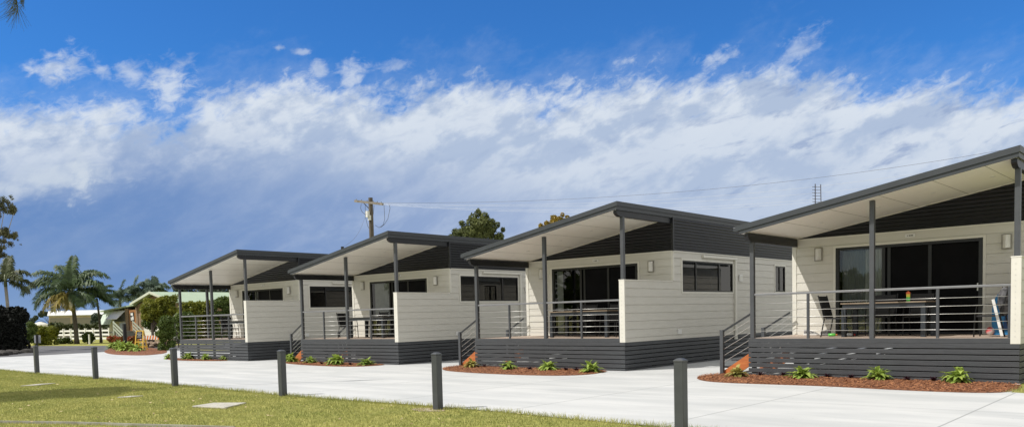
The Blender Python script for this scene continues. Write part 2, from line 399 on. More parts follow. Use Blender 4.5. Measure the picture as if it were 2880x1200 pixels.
tag(gr, 'short dry yellow green grass of the front lawn', 'grass', kind='stuff')

# ------------------------------------------------------------------ cabin
W, D, ZD = 5.398, 2.52, .857
YB = 13.0
def zt(x): return ZD + 2.557 + .17168*(x+.151)
PB = .2165
def clad(mb, axis, off, sgn, a0, a1, z0, z1, holes=(), ztop=None):
    """weatherboards. axis 'x': wall runs along x at y=off, faces sgn*y; axis 'y': wall runs along y at x=off."""
    zs = set([z0, z1]); k = 0
    base = ZD
    i0 = int(math.floor((z0-base)/PB))-1
    for i in range(i0, i0+30):
        z = base+i*PB
        if z0 < z < z1: zs.add(z); zs.add(min(z1, z+.007)); 
    for h in holes: zs.add(h[2]); zs.add(h[3])
    zs = sorted(z for z in zs if z0 <= z <= z1)
    def o(z, low):
        f = ((z-base)/PB) % 1.0
        if not low and f < 1e-4: f = 1.0
        return .004+.012*(1-f)
    for za, zb in zip(zs, zs[1:]):
        if zb-za < 1e-5: continue
        zc = (za+zb)/2; iv = [(a0, a1)]
        for h in holes:
            if h[2] < zc < h[3]:
                iv = [q for (p, r) in iv for q in ((p, min(r, h[0])), (max(p, h[1]), r)) if q[1]-q[0] > 1e-4]
        fa = (((za-base)/PB)+1e-6) % 1.0; fb = (((zb-base)/PB)-1e-6) % 1.0
        lip = fa < .05 and zb-za < .025
        oa = -.003 if lip else .004+.010*(1-fa)
        ob = -.003 if lip else .004+.010*(1-fb)
        for p, r in iv:
            if axis == 'x':
                q = [(p, off+sgn*oa, za), (r, off+sgn*oa, za), (r, off+sgn*ob, zb), (p, off+sgn*ob, zb)]
            else:
                q = [(off+sgn*oa, p, za), (off+sgn*oa, r, za), (off+sgn*ob, r, zb), (off+sgn*ob, p, zb)]
            mb.add(q, [(0,1,2,3)])
            if lip:   # underside of the board above
                d0, d1 = -.003, .0135
                if axis == 'x': mb.add([(p, off+sgn*d0, zb), (r, off+sgn*d0, zb), (r, off+sgn*d1, zb), (p, off+sgn*d1, zb)], [(0,1,2,3)])
                else: mb.add([(off+sgn*d0, p, zb), (off+sgn*d0, r, zb), (off+sgn*d1, r, zb), (off+sgn*d1, p, zb)], [(0,1,2,3)])
def corrug(mb, axis, off, sgn, a0f, a1, z0, z1, pitch=.085, amp=.015):
    n = int((z1-z0)/pitch*6); zs = [z0+(z1-z0)*i/n for i in range(n+1)]
    def oo(z): return .016+amp*math.sin(2*math.pi*(z-z0)/pitch)
    for za, zb in zip(zs, zs[1:]):
        A, B = a0f(za), a0f(zb)
        if A >= a1-.01: continue
        B = min(B, a1)
        if axis == 'x': mb.add([(A, off+sgn*oo(za), za), (a1, off+sgn*oo(za), za), (a1, off+sgn*oo(zb), zb), (B, off+sgn*oo(zb), zb)], [(0,1,2,3)])
        else: mb.add([(off+sgn*oo(za), A, za), (off+sgn*oo(za), a1, za), (off+sgn*oo(zb), a1, zb), (off+sgn*oo(zb), B, zb)], [(0,1,2,3)])

DOOR = (1.068, 4.246, ZD, ZD+2.099)
WIN = [(3.023, 6.218, ZD+1.231, ZD+2.129), (9.45, 10.3, ZD+1.26, ZD+2.15)]
LWIN = [(4.2, 6.0, ZD+.9, ZD+2.0), (8.0, 8.8, ZD+1.2, ZD+2.0)]

def window(root, side, y0, y1, z0, z1, panes, blind=None):
    """side +1: right wall facing +x, -1: left wall facing -x"""
    xo = W if side > 0 else 0.0
    def X(d): return xo+side*d
    def bx(m_, d0, d1, a, b, c, d): m_.box(min(X(d0), X(d1)), max(X(d0), X(d1)), a, b, c, d)
    tr = MB()
    for q in ((y0-.055, y1+.055, z1, z1+.055), (y0-.055, y1+.055, z0-.05, z0), (y0-.055, y0, z0, z1), (y1, y1+.055, z0, z1)): bx(tr, .0, .024, *q)
    win = tr.build('window', M['creamtrim'], root)
    fr = MB(); t = .04
    for q in ((y0, y1, z1-t, z1), (y0, y1, z0, z0+t), (y0, y0+t, z0+t, z1-t), (y1-t, y1, z0+t, z1-t)): bx(fr, -.07, .012, *q)
    for p in panes: bx(fr, -.05, .004, p-.03, p+.03, z0+t, z1-t)
    fr.build('frame', M['black'], win)
    gl = MB(); x = X(-.02); gl.add([(x, y0+t, z0+t), (x, y1-t, z0+t), (x, y1-t, z1-t), (x, y0+t, z1-t)], [(0,1,2,3)])
    gl.build('pane', M['glass2'], win)
    if blind:
        b = MB(); bx(b, -.12, -.10, blind[0], blind[1], z1-.16, z1-t); b.build('blind', M['blind'], win)
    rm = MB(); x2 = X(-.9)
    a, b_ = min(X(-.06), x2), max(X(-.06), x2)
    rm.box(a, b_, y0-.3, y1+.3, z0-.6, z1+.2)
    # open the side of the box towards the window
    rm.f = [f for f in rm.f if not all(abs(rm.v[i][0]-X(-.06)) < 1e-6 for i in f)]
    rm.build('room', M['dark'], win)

def make_cabin():
    root = empty('holiday_cabin')
    # ---- walls
    w = MB(); clad(w, 'x', D, -1, .09, W-.03, ZD, ZD+2.373, [(DOOR[0]-.055, DOOR[1]+.055, DOOR[2], DOOR[3]+.055)])
    clad(w, 'y', W, 1, D, YB, ZD-.112, ZD+2.373, [(a-.05, b+.05, c-.05, d+.05) for a, b, c, d in WIN])
    clad(w, 'y', 0, -1, D+.06, YB, ZD-.112, ZD+2.33, [(a-.05, b+.05, c-.05, d+.05) for a, b, c, d in LWIN])
    w.box(0, W, YB-.05, YB, ZD-.1, zt(0)-.2)
    w.build('wall', M['cream'], root)
    t = MB()
    t.box(-.014, .09, D-.022, D+.06, ZD, ZD+2.30)                       # left corner trim
    t.box(.0, W, D-.024, D-.002, ZD+2.352, ZD+2.384)                    # head trim under the gable
    t.box(W-.045, W+.020, D-.020, D+.04, ZD+1.53, ZD+2.373)
    t.box(W+.002, W+.026, D+.04, YB, ZD+2.352, ZD+2.384)
    t.build('corner_trim', M['creamtrim'], root)
    # ---- gable and clerestory
    c = MB()
    corrug(c, 'x', D, -1, lambda z: max(.0, (z-ZD-2.557+.20)/.17168-.151), W, ZD+2.384, zt(W)-.21)
    corrug(c, 'y', W, 1, lambda z: D, YB, ZD+2.384, zt(W)-.2)
    c.build('gable_cladding', M['corr'], root, smooth=True)
    k = MB(); k.box(W-.03, W+.034, D-.034, D+.03, ZD+2.384, zt(W)-.2); k.build('corner_flashing', M['corr'], root)
    # ---- roof
    x0, x1, y0, y1 = -.151, 5.429, -.327, YB+.3
    def slab(mb, xa, xb, ya, yb, dz0, dz1):
        mb.add([(xa,ya,zt(xa)+dz0),(xb,ya,zt(xb)+dz0),(xb,yb,zt(xb)+dz0),(xa,yb,zt(xa)+dz0),(xa,ya,zt(xa)+dz1),(xb,ya,zt(xb)+dz1),(xb,yb,zt(xb)+dz1),(xa,yb,zt(xa)+dz1)],
               [(0,3,2,1),(4,5,6,7),(0,1,5,4),(1,2,6,5),(2,3,7,6),(3,0,4,7)])
    r = MB(); slab(r, x0+.03, x1-.03, y0+.03, y1-.03, -.09, -.012)
    roof = r.build('roof', M['roofs'], root)
    f = MB(); slab(f, x0, x1, y0, y0+.028, -.115, 0); slab(f, x1-.028, x1, y0+.028, y1, -.115, 0); slab(f, x0, x0+.028, y0+.028, y1, -.09, 0); slab(f, x0+.028, x1-.028, y1-.028, y1, -.115, 0)
    f.build('capping', M['fascia'], roof)
    f = MB(); slab(f, x0+.09, x1-.022, y0+.022, y0+.05, -.198, -.1155); slab(f, x1-.05, x1-.022, y0+.05, y1-.03, -.21, -.1155)
    f.build('fascia', M['fascia'], roof)
    f = MB(); f.box(x0-.055, x0+.06, y0+.005, y1-.01, zt(x0)-.12, zt(x0)-.025); f.build('gutter', M['fascia'], roof, bevel=.01)
    s = MB(); slab(s, x0+.11, x1-.06, y0+.052, D-.005, -.196, -.17); so_ = s.build('soffit', M['soffit'], root)
    s = MB()
    for x in (.95, 1.95, 2.95, 3.95, 4.85): slab(s, x, x+.012, y0+.06, D-.03, -.1985, -.1965)
    s.build('seam', M['seam'], so_)
    for x, y in ((1.25, 1.1), (2.5, 1.1), (3.6, 1.1), (4.7, 1.1)):
        s = MB(); s.lathe((x, y, zt(x)-.204), [(.05, 0), (.055, .012)], 14); s.build('downlight', M['white'], so_)
    s = MB(); slab(s, x0+.14, x1-.07, D-.030, D-.008, -.215, -.197); s.build('soffit_trim', M['creamtrim'], root)
    # ---- beams
    def beam(xa, xb, zhi, zlo, ya, yb):
        b = MB(); P = [(xa, ya, zhi), (xa, yb, zhi), (xa, yb, zlo), (xa, ya+.16, zlo), (xa, ya+.06, zlo+.03), (xa, ya, zhi-.07)]
        b.prism(P, (xb-xa, 0, 0)); return b.build('beam', M['corr'], root)
    beam(5.27, 5.372, zt(5.3)-.20, ZD+3.145, -.25, D+.0)
    beam(.035, .125, zt(.03)-.205, ZD+2.195, -.25, D-.02)
    # ---- posts
    for px, ztop_ in ((.03, ZD+2.20), (2.677, zt(2.7)-.197), (5.285, ZD+3.15)):
        z0_ = ZD if px < 5 else ZD+1.53
        b = MB(); b.box(px, px+.095, .014, .109, ZD, ztop_); b.build('post', M['post'], root, bevel=.006)
    # ---- deck
    b = MB(); n = 18
    for i in range(n):
        ya = .03+i*(D-.03)/n; b.box(.0, 5.25, ya, ya+(D-.03)/n-.006, ZD-.03, ZD)
    dk = b.build('deck', M['deckb'], root)
    b = MB(); b.box(0, 5.246, -.004, .026, ZD-.100, ZD-.002); b.box(0.0, .03, .03, D-.01, ZD-.10, ZD-.032); b.build('deck_fascia', M['slat'], dk, bevel=.004)
    # ---- skirting slats
    b = MB(); z = ZD-.104; i = 0
    while z > .02:
        zl = max(z-.095, .008)
        b.box(0, W+.004, -.014, .008, zl, z)
        z -= .1155
    b.build('front_skirting', M['slat'], root, bevel=.003)
    b = MB(); z = ZD-.114
    while z > .02:
        zl = max(z-.095, .008)
        b.box(W-.018, W+.006, .0085, YB, zl, z); b.box(-.006, .018, D+.02, YB, zl, z)
        z -= .1155
    b.build('side_skirting', M['slat'], root)
    b = MB()
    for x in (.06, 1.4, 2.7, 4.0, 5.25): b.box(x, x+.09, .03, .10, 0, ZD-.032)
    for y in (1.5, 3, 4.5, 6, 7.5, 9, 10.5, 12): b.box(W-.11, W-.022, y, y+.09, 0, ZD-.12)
    b.box(2.66, 2.74, 1.1, YB-.2, 0, ZD-.31); b.box(.05, W-.05, YB-.1, YB-.06, 0, ZD-.11); b.box(.3, W-.3, D+.3, YB-.2, ZD-.3, ZD-.12)  # added underfloor panels, stop daylight showing through the slat gaps
    b.build('stump_and_light_block', M['dark'], root)
    # ---- privacy wall
    b = MB(); clad(b, 'y', W, 1, .02, D+.0, ZD-.112, ZD+1.505); clad(b, 'y', 5.25, -1, .1, D, ZD, ZD+1.505)
    pw = b.build('privacy_wall', M['cream'], root)
    b = MB(); b.box(5.248, W+.018, -.016, .02, ZD-.112, ZD+1.505); b.box(5.240, W+.024, -.022, D-.025, ZD+1.505, ZD+1.53)
    b.build('cap_board', M['creamtrim'], pw, bevel=.004)
    for i in range(14):
        b = MB(); b.box(5.318, 5.330, -.021, -.0165, ZD+.02+i*.105, ZD+.032+i*.105); b.build('screw', M['rod'], pw)
    # ---- balustrade
    b = MB(); b.box(.125, 2.677, .03, .08, ZD+.975, ZD+1.022); b.box(2.772, 5.246, .03, .08, ZD+.975, ZD+1.022)
    rl = b.build('balustrade', M['rail'], root, bevel=.006)
    for x in (1.345, 3.952, 5.196):
        b = MB(); b.box(x, x+.05, .03, .08, ZD, ZD+.975); b.build('baluster', M['post'], rl)
    for z in (.79, .63, .475, .318, .166):
        b = MB()
        b.tube([(.125, .055, ZD+z), (2.677, .055, ZD+z)], .0065, 6); b.tube([(2.772, .055, ZD+z), (5.246, .055, ZD+z)], .0065, 6)
        b.build('rod', M['rod'], rl, smooth=True)
    # ---- sliding door
    x0, x1, z0, z1 = DOOR
    b = MB()
    for q in ((x0-.055, x1+.055, z1, z1+.055), (x0-.055, x0, z0, z1), (x1, x1+.055, z0, z1)): b.box(q[0], q[1], D-.026, D-.0, q[2], q[3])
    dr = b.build('sliding_door', M['creamtrim'], root)
    b = MB()
    for q in ((x0, x1, z1-.065, z1), (x0, x1, z0, z0+.05), (x0, x0+.075, z0+.05, z1-.065), (x1-.085, x1, z0+.05, z1-.065)): b.box(q[0], q[1], D-.018, D+.10, q[2], q[3])
    for a, y in ((2.14, .0), (2.25, .04), (3.13, .04)): b.box(a, a+.07, D+y, D+y+.03, z0+.05, z1-.065)
    b.build('frame', M['black'], dr)
    for a, c_, y, nm, mt_ in ((x0+.07, 2.15, .015, 'pane', 'glass'), (2.20, 3.13, .055, 'flyscreen', 'screen'), (3.20, x1-.08, .055, 'flyscreen', 'screen')):
        b = MB(); b.add([(a, D+y, z0+.05), (c_, D+y, z0+.05), (c_, D+y, z1-.065), (a, D+y, z1-.065)], [(0,1,2,3)]); b.build(nm, M[mt_], dr)
    b = MB(); b.box(4.13, 4.155, D-.0, D+.03, ZD+.95, ZD+1.12); b.build('handle', M['rod'], dr)
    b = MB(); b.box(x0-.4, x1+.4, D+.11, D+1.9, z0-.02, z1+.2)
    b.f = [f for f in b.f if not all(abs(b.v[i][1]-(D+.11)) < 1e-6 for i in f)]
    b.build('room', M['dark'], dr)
    # ---- wall lights
    for x in (.56, 4.60):
        b = MB(); b.box(x+.0, x+.19, D-.05, D-.018, ZD+1.815, ZD+2.135); li = b.build('wall_light', M['lightbase'], root)
        b = MB(); P = [(x+.02+.15*i/8, D-.05-.075*math.sin(math.pi*i/8), ZD+1.835) for i in range(9)]
        b.prism(P, (0, 0, .28)); b.build('diffuser', M['lens'], li, bevel=.006)
    # ---- nameplate (its lettering is too small to read in the photo)
    b = MB(); b.box(2.66, 2.87, D-.034, D-.02, ZD+2.225, ZD+2.30); pl = b.build('nameplate', M['white'], root)
    b = MB()
    for a, c_ in ((2.70, 2.715), (2.735, 2.775), (2.78, 2.83)): b.box(a, c_, D-.0365, D-.0345, ZD+2.250, ZD+2.272)
    b.build('lettering', M['dark'], pl)
    # ---- side windows
    for i, (a, b_, c_, d) in enumerate(WIN):
        window(root, 1, a, b_, c_, d, [3.86, 5.33] if i == 0 else [(a+b_)/2], (3.9, 5.3) if i == 0 else None)
    for a, b_, c_, d in LWIN: window(root, -1, a, b_, c_, d, [(a+b_)/2])
    # ---- conduit, awning bar, meter box, vent on the right wall
    b = MB(); b.box(W+.016, W+.075, 6.30, 6.40, ZD-.2, ZD+2.24); b.box(W+.016, W+.085, 4.2, 6.42, ZD+2.24, ZD+2.315); b.box(W+.016, W+.07, 6.27, 6.43, ZD-.26, ZD-.2)
    b.build('conduit_cover', M['creamtrim'], root, bevel=.008)
    b = MB(); b.box(W+.016, W+.06, 6.63, 6.83, ZD+1.58, ZD+1.79); mb_ = b.build('meter_box', M['white'], root, bevel=.008)
    b = MB(); b.box(W+.0605, W+.066, 6.68, 6.78, ZD+1.62, ZD+1.75); b.build('cover', M['creamtrim'], mb_)
    b = MB(); b.box(W+.014, W+.05, 2.70, 2.90, ZD+.02, ZD+.16); b.build('vent_cover', M['white'], root, bevel=.01)
    return root
def add_stairs(root):
    st = MB()
    P = lambda y: [(-.005, y, ZD-.33), (-.005, y, ZD-.63), (-.33, y, .01), (-.80, y, .01)]
    s = empty('stairs'); s.parent = root
    for y in (.10, 2.255):
        st = MB(); st.prism(P(y), (0, .045, 0)); st.build('stringer', M['orange'], s)
    for i in range(3):
        b = MB(); x = -.25*i-.01; z = ZD-.33-.17*i
        b.box(x-.25, x, .148, 2.25, z-.035, z-.002); b.build('tread', M['slat'], s)
    for y in (.03, 2.28):
        b = MB(); b.box(-.75, -.665, y, y+.085, 0, ZD+.19); b.box(-.755, -.66, y-.005, y+.09, ZD+.19, ZD+.2); b.build('newel', M['post'], s, bevel=.005)
        b = MB(); b.bar((-.665, y+.045, ZD+.17), (.03 if y < 1 else .0, y+.045, ZD+.565), .04, .04); b.build('handrail', M['char'], s)
        for k in range(5):
            d = -.13-.15*k; b = MB(); b.tube([(-.665, y+.045, ZD+.17+d), (.03 if y < 1 else .0, y+.045, ZD+.565+d)], .006, 5); b.build('rod', M['rod'], s)
    return s
def add_side_rail(root):
    b = MB(); b.box(.05, .1, .11, D-.03, ZD+.975, ZD+1.022); r = b.build('side_balustrade', M['rail'], root)
    for y in (.72, 1.98):
        b = MB(); b.box(.05, .10, y, y+.05, ZD, ZD+.975); b.build('baluster', M['post'], r)
    for z in (.79, .63, .475, .318, .166):
        b = MB(); b.tube([(.075, .11, ZD+z), (.075, D-.03, ZD+z)], .0065, 6); b.build('rod', M['rod'], r)
    b = MB(); b.box(.03, .125, 1.30, 1.395, ZD, ZD+2.20); b.build('post', M['post'], root)
def add_curtain(root, x0, x1, mat, amp=.03, n=9, y=.10, z0=.06, z1=2.02):
    b = MB(); k = n*6; P = []
    for i in range(k+1):
        x = x0+(x1-x0)*i/k; P.append((x, D+y+amp+amp*math.sin(2*math.pi*i/6)))
    b.add([(x, yy, ZD+z0) for x, yy in P]+[(x, yy, ZD+z1) for x, yy in P], [(i, i+1, i+k+2, i+k+1) for i in range(k)])
    b.build('curtain', mat, [c for c in root.children if c.name.startswith('sliding_door')][0], smooth=True)

CAB = [(-34.513, 17.755, .006), (-25.96, 18.078, .008), (-17.226, 18.27, -.003), (-8.316, 18.042, -.015)]
LAB = ['cream and charcoal cabin farthest left, beside the green bushes, with railing on its left side',
       'cream and charcoal cabin second from left, the power pole rising behind its roof',
       'cream and charcoal cabin second from right, golden tree top above its roof slope',
       'nearest cream and charcoal cabin at the right edge, antenna above its roof']
proto = make_cabin(); cabins = []
for i in range(4): cabins.append(proto if i == 0 else copy_tree(proto))
for i, o in enumerate(cabins):
    x, y, th = CAB[i]; o.location = (x, y, 0); o.rotation_euler.z = th
    tag(o, LAB[i], 'cabin', 'holiday cabins in a row')
    if i: add_stairs(o)
    else: add_side_rail(o)
M['sheer'] = pmat('grey_sheer', (.36, .38, .36), None, 3, .9)
M['blindgrey'] = pmat('grey_blind', (.42, .45, .46), (.36, .39, .40), 3, .8)
add_curtain(cabins[3], 1.72, 2.17, M['curtain'], .03, 6); add_curtain(cabins[3], 1.15, 1.70, M['sheer'], .015, 8, .2)
add_curtain(cabins[2], 1.16, 1.40, M['curtain'], .03, 4)
add_curtain(cabins[1], 1.20, 2.10, M['curtain'], .02, 10)
add_curtain(cabins[0], 1.9, 2.35, M['curtain'], .02, 6)
def LW(i, x, y, z=0.0):   # cabin local -> world
    X, Y, th = CAB[i]; c, s = math.cos(th), math.sin(th); return Vector((X+c*x-s*y, Y+s*x+c*y, z))

# ------------------------------------------------------------------ deck furniture
M['alu'] = pmat('grey_blue_aluminium', (.032, .038, .046), None, 5, .4)
M['ttop'] = pmat('table_slats', (.30, .24, .17), (.22, .16, .11), 4, .5, stretch=(1, 8, 1))
M['ttopd'] = pmat('dark_table_slats', (.09, .085, .08), None, 4, .5)
M['sling'] = pmat('black_sling', (.015, .015, .017), None, 5, .6)
def make_table(w, d, top, i, x, y, label):
    t = empty('outdoor_table', LW(i, x, y, ZD), CAB[i][2], label, 'table', 'outdoor tables on the cabin decks')
    b = MB(); n = 7
    for k in range(n): b.box(-w/2, w/2, -d/2+k*d/n, -d/2+(k+1)*d/n-.008, .725, .75)
    b.build('tabletop', top, t)
    b = MB(); b.box(-w/2+.03, w/2-.03, -d/2+.03, -d/2+.055, .64, .724); b.box(-w/2+.03, w/2-.03, d/2-.055, d/2-.03, .64, .724)
    b.box(-w/2+.03, -w/2+.055, -d/2+.056, d/2-.056, .64, .724); b.box(w/2-.055, w/2-.03, -d/2+.056, d/2-.056, .64, .724); b.build('apron', M['alu'], t)
    for sx in (-1, 1):
        for sy in (-1, 1):
            cx, cy = sx*(w/2-.06), sy*(d/2-.06); b = MB(); b.box(cx-.045, cx+.045, cy-.045, cy+.045, 0, .64); b.build('leg', M['alu'], t)
    return t
def make_chair():
    t = empty('outdoor_chair')
    b = MB(); b.box(-.24, .24, -.22, .22, .40, .43); b.build('seat', M['sling'], t)
    b = MB(); P = [(-.23, -.22, .43), (-.23, -.27, .60), (-.23, -.31, .78), (-.23, -.36, .92), (-.23, -.38, .92), (-.23, -.33, .78), (-.23, -.29, .60), (-.23, -.24, .43)]
    b.prism(P, (.46, 0, 0)); b.build('backrest', M['sling'], t)
    for sx in (-1, 1):
        x = sx*.255
        b = MB(); b.tube([(x, .22, 0), (x, .20, .42), (x, .17, .63), (x, -.26, .64)], .014, 6); b.build('armrest', M['black'], t)
        b = MB(); b.tube([(x, -.32, 0), (x, -.24, .40), (x, -.29, .62), (x, -.38, .94)], .014, 6); b.build('leg', M['black'], t)
    return t
tabs = [(1.75, .85, M['ttop'], 3, 2.72, 1.10, 'outdoor table with bright insulated cup on the nearest deck'),
        (2.05, .85, M['ttop'], 2, 3.30, 1.20, 'timber topped table behind the railing of the second cabin from right'),
        (1.9, .85, M['ttopd'], 1, 2.75, 1.25, 'dark table on the deck of the second cabin from left'),
        (1.9, .85, M['ttopd'], 0, 3.6, 1.25, 'dark table on the deck of the farthest cabin, by the bushes')]
for a in tabs: make_table(*a)
ch0 = make_chair(); used = [False]
def chair(i, x, y, rz, label):
    o = ch0 if not used[0] else copy_tree(ch0); used[0] = True
    o.location = LW(i, x, y, ZD); o.rotation_euler.z = CAB[i][2]+rz
    tag(o, label, 'chair', 'black outdoor chairs on the decks')
PI = math.pi
chair(3, 1.72, .95, -PI/2, 'black sling chair at the left end of the table on the nearest deck')
chair(3, 2.35, 1.75, PI, 'black chair on the door side of the nearest table, under the curtain')
chair(3, 3.15, 1.75, PI, 'black chair on the door side of the nearest table, behind the insulated cup')
chair(3, 4.72, .85, PI/2, 'black armchair carrying a backpack beside the blue bodyboard')
for i, nm in ((2, 'second cabin from right'), (1, 'second cabin from left'), (0, 'farthest cabin')):
    tx = tabs[3-i][4]
    chair(i, tx-.55, 1.82, PI, 'left chair on the door side of the table at the '+nm)
    chair(i, tx+.45, 1.82, PI, 'right chair on the door side of the table at the '+nm)
    chair(i, tx-1.35 if i != 2 else tx+1.45, 1.15, -PI/2 if i != 2 else PI/2, 'black chair at the end of the table at the '+nm)

# things on the nearest deck
def cup():
    p = LW(3, 3.22, .78, ZD+.752); t = empty('insulated_cup', p, 0, 'tall green and yellow cup with orange red top on the nearest table', 'cup')
    b = MB(); b.lathe((0,0,0), [(.034, 0), (.036, .005), (.038, .09)], 14); b.build('cup_base', pmat('lime_green', (.10, .62, .09), None, 3, .3), t)
    b = MB(); b.lathe((0,0,.09), [(.038, 0), (.04, .06)], 14); b.build('cup_body', pmat('bright_yellow', (.80, .66, .08), None, 3, .3), t)
    b = MB(); b.lathe((0,0,.15), [(.041, 0), (.041, .035), (.03, .045), (.012, .05), (.012, .062)], 14); b.build('lid', pmat('orange_red', (.80, .16, .05), None, 3, .3), t)
cup()
def shoe(x, y, rz, label):
    t = empty('running_shoe', LW(3, x, y, ZD), rz, label, 'shoe', 'pair of running shoes on the deck')
    t.scale = (1.25, 1.25, 1.35)
    b = MB(); P = [(-.14,-.045,0), (.10,-.045,0), (.15,-.02,0), (.15,.02,0), (.10,.045,0), (-.14,.045,0)]; b.prism(P, (0,0,.035)); b.build('sole', M['white'], t, bevel=.008)
    b = MB(); P = [(-.13,-.036,.036), (-.13,-.036,.11), (-.08,-.036,.105), (.0,-.036,.085), (.09,-.036,.055), (.13,-.036,.036)]; b.prism(P, (0,.072,0)); b.build('upper', pmat('shoe_upper', (.03,.03,.035), (.5,.5,.5), 30, .7), t, bevel=.012)
shoe(.70, 1.9, .3, 'black and white running shoe nearer the lit wall, with pale toe'); shoe(1.0, 2.0, 2.6, 'black and white running shoe closer to the table chair')
def bottle(x, y, rz, c1, c2, label):
    t = empty('drink_bottle', LW(3, x, y, ZD+.035), rz, label, 'bottle')
    b = MB(); b.tube([(0,0,0), (.01,0,0), (.13,0,0), (.16,0,0)], [.02, .034, .034, .018], 12); b.build('bottle_body', pmat('bottle_'+label.split()[0], c1, None, 3, .3), t, smooth=True)
    b = MB(); b.tube([(.161,0,0), (.195,0,0)], .02, 12); b.build('cap', pmat('cap_'+label.split()[0], c2, None, 3, .4), t)
bottle(1.38, 1.2, .2, (.12, .55, .08), (.5, .2, .05), 'green bottle lying under the left end of the nearest table')
bottle(1.75, 1.3, .0, (.75, .75, .72), (.65, .06, .04), 'white bottle with red cap lying on the nearest deck')
def backpack():
    t = empty('backpack', LW(3, 5.0, .80, ZD+.44), 0, 'black backpack with white flecks propped on the chair by the privacy wall', 'backpack')
    b = MB(); b.ball((0,0,.26), .24, 12, 9, (.55,.8,1.15), .05); b.build('bag', pmat('black_white_fabric', (.012,.012,.014), (.12,.12,.13), 9, .8, detail=1), t, smooth=True)
    b = MB(); b.tube([(-.03,0,.50), (-.06,0,.56), (.03,0,.56), (.04,0,.5)], .012, 6); b.build('grab_loop', M['black'], t)
backpack()
def board(): 
    t = empty('bodyboard', LW(3, 4.83, 1.75, ZD), 0, 'blue bodyboard standing on its tail against the cream wall at right', 'bodyboard')
    P = [(-.22,0,0), (.22,0,0), (.26,.02,.25), (.26,.05,.55), (.20,.08,.8), (.08,.1,.94), (-.08,.1,.94), (-.20,.08,.8), (-.26,.05,.55), (-.26,.02,.25)]
    b = MB(); b.prism(P, (0,.05,.004)); b.build('foam_core', pmat('blue_foam', (.02,.20,.46), None, 2, .5), t, bevel=.012)
    b = MB(); b.prism([(-.05,-.004,.1), (.03,-.004,.1), (.10,.03,.7), (.02,.03,.7)], (0,.006,0)); b.build('stripe', pmat('blue_dark', (.01,.06,.2), None, 2, .5), t)
board()
o = MB(); o.bar((5.02, .42, ZD+.02), (4.86, .42, ZD+.74), 0.02, .05, (1,0,0)); 
bt = o.build('cricket_bat', M['white']); bt.location = (CAB[3][0], CAB[3][1], 0); tag(bt, 'long white flat stick leaning against the chair with the backpack', 'bat')
b = MB(); b.ball((0,0,.085), .085, 12, 8); bl = b.build('ball', pmat('red_white_ball', (.55,.05,.05), (.7,.7,.7), 7, .5, detail=0), smooth=True); bl.location = LW(3, 4.55, 1.75, ZD); tag(bl, 'red and white ball on the deck in front of the bodyboard', 'ball')

# ------------------------------------------------------------------ bollards
M['boll'] = pmat('bollard_paint', (.062, .068, .075), (.052, .057, .064), 6, .45, .1, 70)
BOL = [(-29.659,10.252), (-24.574,10.045), (-19.494,9.852), (-14.545,9.642), (-9.823,9.479), (-5.018,8.972)]
BL = ['farthest left square grey bollard, in front of the sign back', 'square grey bollard second from left at the lawn edge', 'square grey bollard third from left, before the farthest cabin corner',
      'square grey bollard fourth from left, at the left of the second cabin', 'square grey bollard fifth from left with bare soil at its foot', 'nearest and tallest looking square grey bollard at right']
b = MB(); b.box(-.062, .062, -.062, .062, -.02, .895); b0m = b
def bollard():
    t = empty('bollard'); b0m.build('shaft', M['boll'], t, bevel=.006)
    b = MB(); b.prism([(-.067,-.067,.8955), (.067,-.067,.8955), (.067,.067,.8955), (-.067,.067,.8955)], (0,0,.02))
    b.add([(-.067,-.067,.9155), (.067,-.067,.9155), (.067,.067,.9155), (-.067,.067,.9155), (-.03,-.03,.94), (.03,-.03,.94), (.03,.03,.94), (-.03,.03,.94)], [(0,1,5,4), (1,2,6,5), (2,3,7,6), (3,0,4,7), (4,5,6,7)])
    b.build('cap', M['boll'], t, bevel=.004); return t
b0 = bollard()
for i, (x, y) in enumerate(BOL):
    o = b0 if i == 0 else copy_tree(b0); o.location = (x, y, 0); o.rotation_euler.z = random.uniform(-.03, .03)
    tag(o, BL[i], 'bollard', 'bollards along the lawn edge')
b = MB(); P = [(math.cos(2*PI*k/14)*.36*random.uniform(.8,1.15), math.sin(2*PI*k/14)*.24*random.uniform(.8,1.15), 0) for k in range(14)]
b.add(P, [tuple(range(14))]); o = b.build('bare_soil', pmat('dry_soil', (.36,.24,.15), (.42,.38,.30), 9, .9, .3, 40)); o.location = (-9.95, 9.38, -.006); o['kind'] = 'structure'

# lawn slabs and edging
M['slab'] = pmat('old_concrete', (.50,.48,.42), (.38,.365,.32), 5, .85, .2, 40)
def slab(name, q, h, label, cat):
    b = MB(); b.prism([(p.x, p.y, -.01) for p in q], (0,0,h+.01)); o = b.build(name, M['slab'], bevel=.008); tag(o, label, cat, 'concrete slabs set in the lawn'); return o
slab('concrete_slab', [gnd(57,1085.5), gnd(105,1083), gnd(157,1077.5), gnd(108,1080)], .02, 'leftmost narrow pale slab in the grass, beyond the tree shadow', 'slab')
slab('concrete_slab', [gnd(330,1117), gnd(368,1116), gnd(404,1112.5), gnd(366,1113.5)], .015, 'small thin pale slab in the middle of the left lawn', 'slab')
slab('concrete_slab', [gnd(540,1143), gnd(632,1147.5), gnd(693,1133), gnd(600,1133.5)], .02, 'largest pale square slab in the grass, below the fourth bollard', 'slab')
e = [gnd(-60,1186), gnd(100,1188), gnd(200,1189.5), gnd(300,1192.5), gnd(400,1196), gnd(520,1199), gnd(660,1203)]
b = MB()
for a, c in zip(e, e[1:]): b.bar((a.x, a.y, .0), (c.x, c.y, .0), .035, .06)
